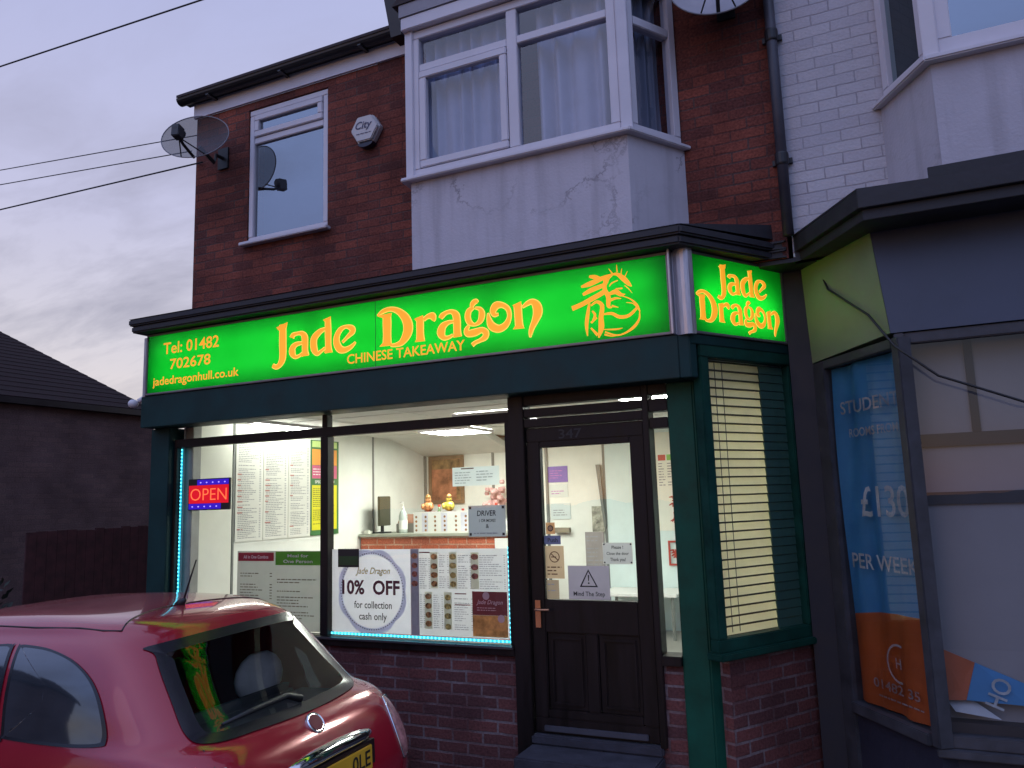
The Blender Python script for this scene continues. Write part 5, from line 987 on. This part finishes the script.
def patch(name, poly, f, off, rings, parent, inner=(.84, .84), mid_mat=None, rim_name='window_surround'):
    def P3(p):
        q = f(*p); e = .004; du = (f(p[0]+e, p[1])-f(p[0]-e, p[1])); dv = (f(p[0], p[1]+e)-f(p[0], p[1]-e)); n = du.cross(dv)
        if n.length < 1e-9: return q
        n.normalize(); ctr = Vector((1.5, 0, .8))
        if n.dot(q-ctr) < 0: n = -n
        return q+n*off
    ks = [(1.0, 1.0), ((1+inner[0])/2, (1+inner[1])/2), inner]
    b = MB(); V0 = [[b.V(P3(p)) for p in shrink(poly, *k)] for k in ks]; n = len(poly)
    for A, B in zip(V0, V0[1:]):
        for i in range(n): b.bm.faces.new((A[i], A[(i+1) % n], B[(i+1) % n], B[i]))
    su = b.build(rim_name, RUB, parent, smooth=True, local=True)
    b = MB(); kk = [(inner[0]*k, inner[1]*k) for k in (1, .8, .6, .4, .2)]; V0 = [[b.V(P3(p)) for p in shrink(poly, *k)] for k in kk]
    for A, B in zip(V0, V0[1:]):
        for i in range(n): b.bm.faces.new((A[i], A[(i+1) % n], B[(i+1) % n], B[i]))
    b.bm.faces.new(V0[-1]); b.build(name, mid_mat or GLASS_CAR, su, smooth=True, local=True)
    return su
patch('rear_screen', SCs, lambda w, z: Vector((rearS(w, z), -w, z)), .005, 0, car, inner=(.87, .84), rim_name='rear_screen_surround')
patch('windscreen', WIs, lambda w, z: Vector((row_at(z)[1]+row_at(z)[2]-rearS(w, z), -w, z)), .005, 0, car, rim_name='windscreen_surround')
for sgn in (1, -1):
    patch('side_window', QUs, lambda s, z: Vector((s, sgn*sideW(s, z), z)), .005, 0, car, inner=(.93, .94), mid_mat=PRIV)
    patch('side_window', DOs, lambda s, z: Vector((s, sgn*sideW(s, z), z)), .005, 0, car, inner=(.95, .945), mid_mat=PRIV)
def on_line(name, pts, f, r, m, parent, off=.002):
    b = MB(); b.tube([f(*p) for p in pts], r, 6); return b.build(name, m, parent, smooth=True, local=True)
SEAM = mat('dark_panel_gap', (.015, .004, .006), .5)
def roofz(s, w):
    lo, hi = 1.0, 1.4869
    for _ in range(30):
        md = (lo+hi)/2; r_ = row_at(md); ok = r_[3] > abs(w) and r_[1] < s < r_[2] and sideW(s, md) >= abs(w)
        lo, hi = (md, hi) if ok else (lo, md)
    return Vector((s, -w, lo))
for sgn in (1, -1):
    on_line('roof_gap', [(s, sgn*w) for s, w in ((.76, .50), (.85, .525), (1.0, .535), (1.3, .54), (1.7, .53), (1.9, .51))], roofz, .005, SEAM, body)
on_line('roof_gap', [(.76+.16*(1-(w/.5)**2), w) for w in [-.5+.05*i for i in range(21)]], roofz, .005, SEAM, body)
# hatch seam lines beside the screen down to the bumper
for sgn in (1, -1):
    on_line('hatch_gap', [(sgn*w, z) for w, z in ((.595, .93), (.625, .87), (.635, .80), (.63, .70), (.60, .62))], lambda w, z: Vector((rearS(w, z), -w, z)), .0035, SEAM, body)
CHROME = mat('chrome', (.75, .75, .76), .06, metal=1.0, var=.02)
b = MB(); hz = []
for i in range(17):
    u = -1+i/8; w = u*.335; z = .775-.012*u*u; hz.append(Vector((rearS(w, z)-.026*(1-u**6)-.004, -w, z)))
b.tube(hz, [.012+.026*(1-abs(-1+i/8)**4) for i in range(17)], 12); b.build('chrome_handle', CHROME, car, smooth=True, local=True)
pl = MB(); pz = [(-.26, .61), (.26, .61), (.26, .72), (-.26, .72)]
sx = -.105
pl.box(sx, sx+.012, -.26, .26, .61, .722); plate = pl.build('number_plate', mat('yellow_number_plate', (.62, .36, .03), .4, var=.06), car, local=True, bevel=.003)
PMX = Matrix(((0, 1, 0, 0), (-1, 0, 0, 0), (0, 0, 1, 0), (0, 0, 0, 1)))
b = MB(PMX); b.text('0LE', .09, .633, .072, sx-.0015, width=.15); b.build('plate_lettering', BLACK, plate, recalc=False, local=True)
b = MB(); b.box(sx+.013, sx+.10, -.30, .30, .585, .74); b.build('plate_recess', SEAM, car, local=True)
# badge
bz_ = .885; bx_ = rearS(0, bz_)
bn = Vector((-.80, 0, .60)).normalized(); bu = Vector((0, 1, 0)); bv = bn.cross(bu)
BM_ = Matrix((bu, bv, bn)).transposed().to_4x4(); BM_.translation = Vector((bx_, 0, bz_))+bn*.004
b = MB(BM_); b.lathe([(.054, -.01), (.054, .004), (.050, .009), (.044, .006)], 28); bd = b.build('badge', CHROME, car, smooth=False, local=True)
b = MB(BM_); b.lathe([(.0435, .004), (.042, .008)], 28); b.build('badge_centre', mat('dark_red_badge_enamel', (.16, .01, .03), .5, spec=.2), bd, local=True)
b = MB(BM_ @ Matrix(((-1, 0, 0, 0), (0, 0, -1, 0), (0, 1, 0, 0), (0, 0, 0, 1))))
for i in range(4): b.face([(-.019+i*.0105, -.0092, -.014), (-.0125+i*.0105, -.0092, -.014), (-.0125+i*.0105, -.0092, .014), (-.019+i*.0105, -.0092, .014)])
b.build('badge_bars', CHROME, bd, recalc=False, local=True)
# tail lights wrap the rear corners
TL = [(.0, .0), (.10, .02), (.16, .10), (.17, .20), (.13, .29), (.07, .315), (.02, .30), (-.01, .2), (-.02, .1)]
RL = mat('clear_red_tail_lamp', (.48, .22, .22), .10, var=.35, scale=25, coat=1.0)
def perim(z, side, d):
    pts = ring(row_at(z)); pts = pts if side < 0 else [Vector((p.x, -p.y, p.z)) for p in pts]
    # walk outwards from the rear centre
    L_ = 0; prev = pts[0]
    for p in (pts[1:] if pts[5].y < 0 else pts[:0:-1]):
        e = (p-prev).length
        if L_+e >= d: return prev.lerp(p, (d-L_)/e)
        L_ += e; prev = p
    return prev
for side in (-1, 1):
    rows_ = []
    for j in range(15):
        v = j/14; z = .565+.30*v; wd = .088*math.sin(math.pi*min(max(.06+v*.88, 0), 1))**.6; cd = .605-.015*v+.045*math.sin(v*2.4)
        rows_.append([(z, cd-wd+2*wd*i/8, math.sin(math.pi*i/8)**.6*math.sin(math.pi*(.02+.96*v))**.5) for i in range(9)])
    b = MB(); VV = []
    for rr in rows_:
        vr = []
        for z, d, h in rr:
            p = perim(z, -1, d); n = Vector((p.x-.55, p.y*.75, 0)).normalized(); q = p+n*(.002+.022*h); q.y = q.y if side < 0 else -q.y; vr.append(b.V(q))
        VV.append(vr)
    for A, B in zip(VV, VV[1:]):
        for i in range(8): b.bm.faces.new((A[i], A[i+1], B[i+1], B[i]))
    tlp = b.build('tail_light', RL, car, smooth=True, local=True)
    b = MB(); loop = [v for v in ([r_[0] for r_ in rows_]+[x for x in rows_[-1][1:]]+[r_[-1] for r_ in rows_[::-1]][1:]+[x for x in rows_[0][::-1]][1:])]
    pts = []
    for z, d, h in loop:
        p = perim(z, -1, d); n = Vector((p.x-.55, p.y*.75, 0)).normalized(); q = p+n*.004; q.y = q.y if side < 0 else -q.y; pts.append(q)
    b.tube(pts, .005, 6, cap=False); b.build('chrome_surround', CHROME, tlp, smooth=True, local=True)
# aerial
ap = roofz(.90, 0.0)
b = MB(); b.tube([ap+Vector((.03, 0, -.006)), ap+Vector((0, 0, .018)), ap+Vector((-.02, 0, .03))], [.026, .020, .010], 12); an = b.build('aerial_base', BLACK, car, smooth=True, local=True)
b = MB(); b.tube([ap+Vector((-.005, 0, .02)), ap+Vector((-.10, 0, .235))], [.0062, .0035], 8); b.build('aerial_mast', BLACK, an, local=True)
# rear wiper
b = MB(); b.tube([Vector((rearS(w, z)-.022, -w, z)) for w, z in ((0.10, .97), (.03, 1.0), (-.20, .995), (-.42, .985))], [.018, .016, .014, .008], 8); b.build('rear_wiper', BLACK, car, smooth=True, local=True)
# wheels, arches, underside
TYR = mat('tyre_rubber', (.02, .02, .02), .8); RIM = mat('silver_wheel', (.45, .45, .47), .3, metal=.8)
for s, zc in ((.64, .305), (2.94, .225)):
    for sgn in (1, -1):
        Mw = Matrix.Translation((s, sgn*.70, zc)) @ Matrix.Rotation(math.radians(90), 4, 'X')
        b = MB(Mw); b.lathe([(.18, -.085), (.27, -.085), (.29, -.06), (.292, 0), (.29, .06), (.27, .085), (.18, .085)], 36); wh = b.build('wheel', TYR, car, smooth=True, local=True)
        b = MB(Mw); b.lathe([(.06, -.088), (.18, -.08), (.182, .08), (.06, .088)], 36)
        for k in range(7):
            a = 2*math.pi*k/7
            for yy in (-.095, .087): b.prism([(.03*math.cos(a+1.5), .03*math.sin(a+1.5), yy), (.175*math.cos(a+.12), .175*math.sin(a+.12), yy), (.175*math.cos(a-.12), .175*math.sin(a-.12), yy), (.03*math.cos(a-1.5), .03*math.sin(a-1.5), yy)], (0, 0, .008))
        b.build('rim', RIM, wh, local=True)
        b = MB()
        N2 = 20; A_, B_ = [], []
        for i in range(N2+1):
            q = math.pi*i/N2; A_.append(b.V((s+.34*math.cos(q), sgn*.80, zc+.025+.34*math.sin(q)))); B_.append(b.V((s+.34*math.cos(q), sgn*.50, zc+.025+.34*math.sin(q))))
        for i in range(N2): b.bm.faces.new((A_[i], A_[i+1], B_[i+1], B_[i]))
        b.build('wheel_arch', BLACK, car, local=True)
b = MB(); b.box(.15, 3.35, -.48, .48, .17, .21); b.build('underside', BLACK, car, local=True)
# cabin
CAB = mat('dark_cabin_trim', (.04, .04, .043), .8); SEATM = mat('pale_grey_seat_cloth', (.5, .47, .46), .8, var=.15)
b = MB(); b.box(.35, 2.6, -.66, .66, .45, .5); b.box(.27, .60, -.60, .60, .5, .90); b.prism([(2.3, -.62, .5), (2.75, -.62, .5), (2.7, -.62, .96), (2.4, -.62, 1.0)], (0, 1.24, 0)); b.build('cabin_trim', CAB, car, local=True)
def seat(x, y, w, nm, head=True, back=.95):
    b = MB(); b.box(x, x+.5, y-w, y+w, .5, .66); b.prism([(x-.02, y-w, .66), (x+.14, y-w, .66), (x+.02, y-w, back+.08), (x-.10, y-w, back+.08)], (0, 2*w, 0)); o = b.build(nm, CAB, car, local=True, bevel=.04, smooth=True)
    if head: b = MB(); b.ball((x-.08, y, back+.19), (.05, .14, .105), 8); b.build('headrest', SEATM, o, local=True, smooth=True)
seat(.70, 0, .58, 'rear_seat', head=False, back=.86); seat(1.55, .36, .25, 'front_seat', back=.98); seat(1.55, -.36, .25, 'front_seat', back=.98)
for y in (.40, -.40): b = MB(); b.ball((.74, y, 1.0), (.06, .19, .14), 8); b.build('headrest', SEATM, car, local=True, smooth=True)
# front lamps and bumper strip so the other end reads as a car too
for sgn in (1, -1):
    b = MB(); p = Vector((row_at(.72)[2]-.10, sgn*.56, .72)); b.ball(p, (.09, .11, .11), 10); b.build('headlight', CHROME, car, smooth=True, local=True)
    b = MB(); b.ball((2.28, sgn*.86, 1.0), (.07, .10, .075), 8); b.tube([(2.28, sgn*.74, .97), (2.28, sgn*.84, .98)], .025, 8); b.build('door_mirror', RED, car, smooth=True, local=True)
    b = MB(); b.tube([(1.62, sgn*(sideW(1.62, .86)+.012), .86), (1.78, sgn*(sideW(1.7, .86)+.022), .86), (1.84, sgn*(sideW(1.84, .86)+.008), .86)], .012, 8); b.build('door_handle', CHROME, car, smooth=True, local=True)
bpy.context.view_layer.update()
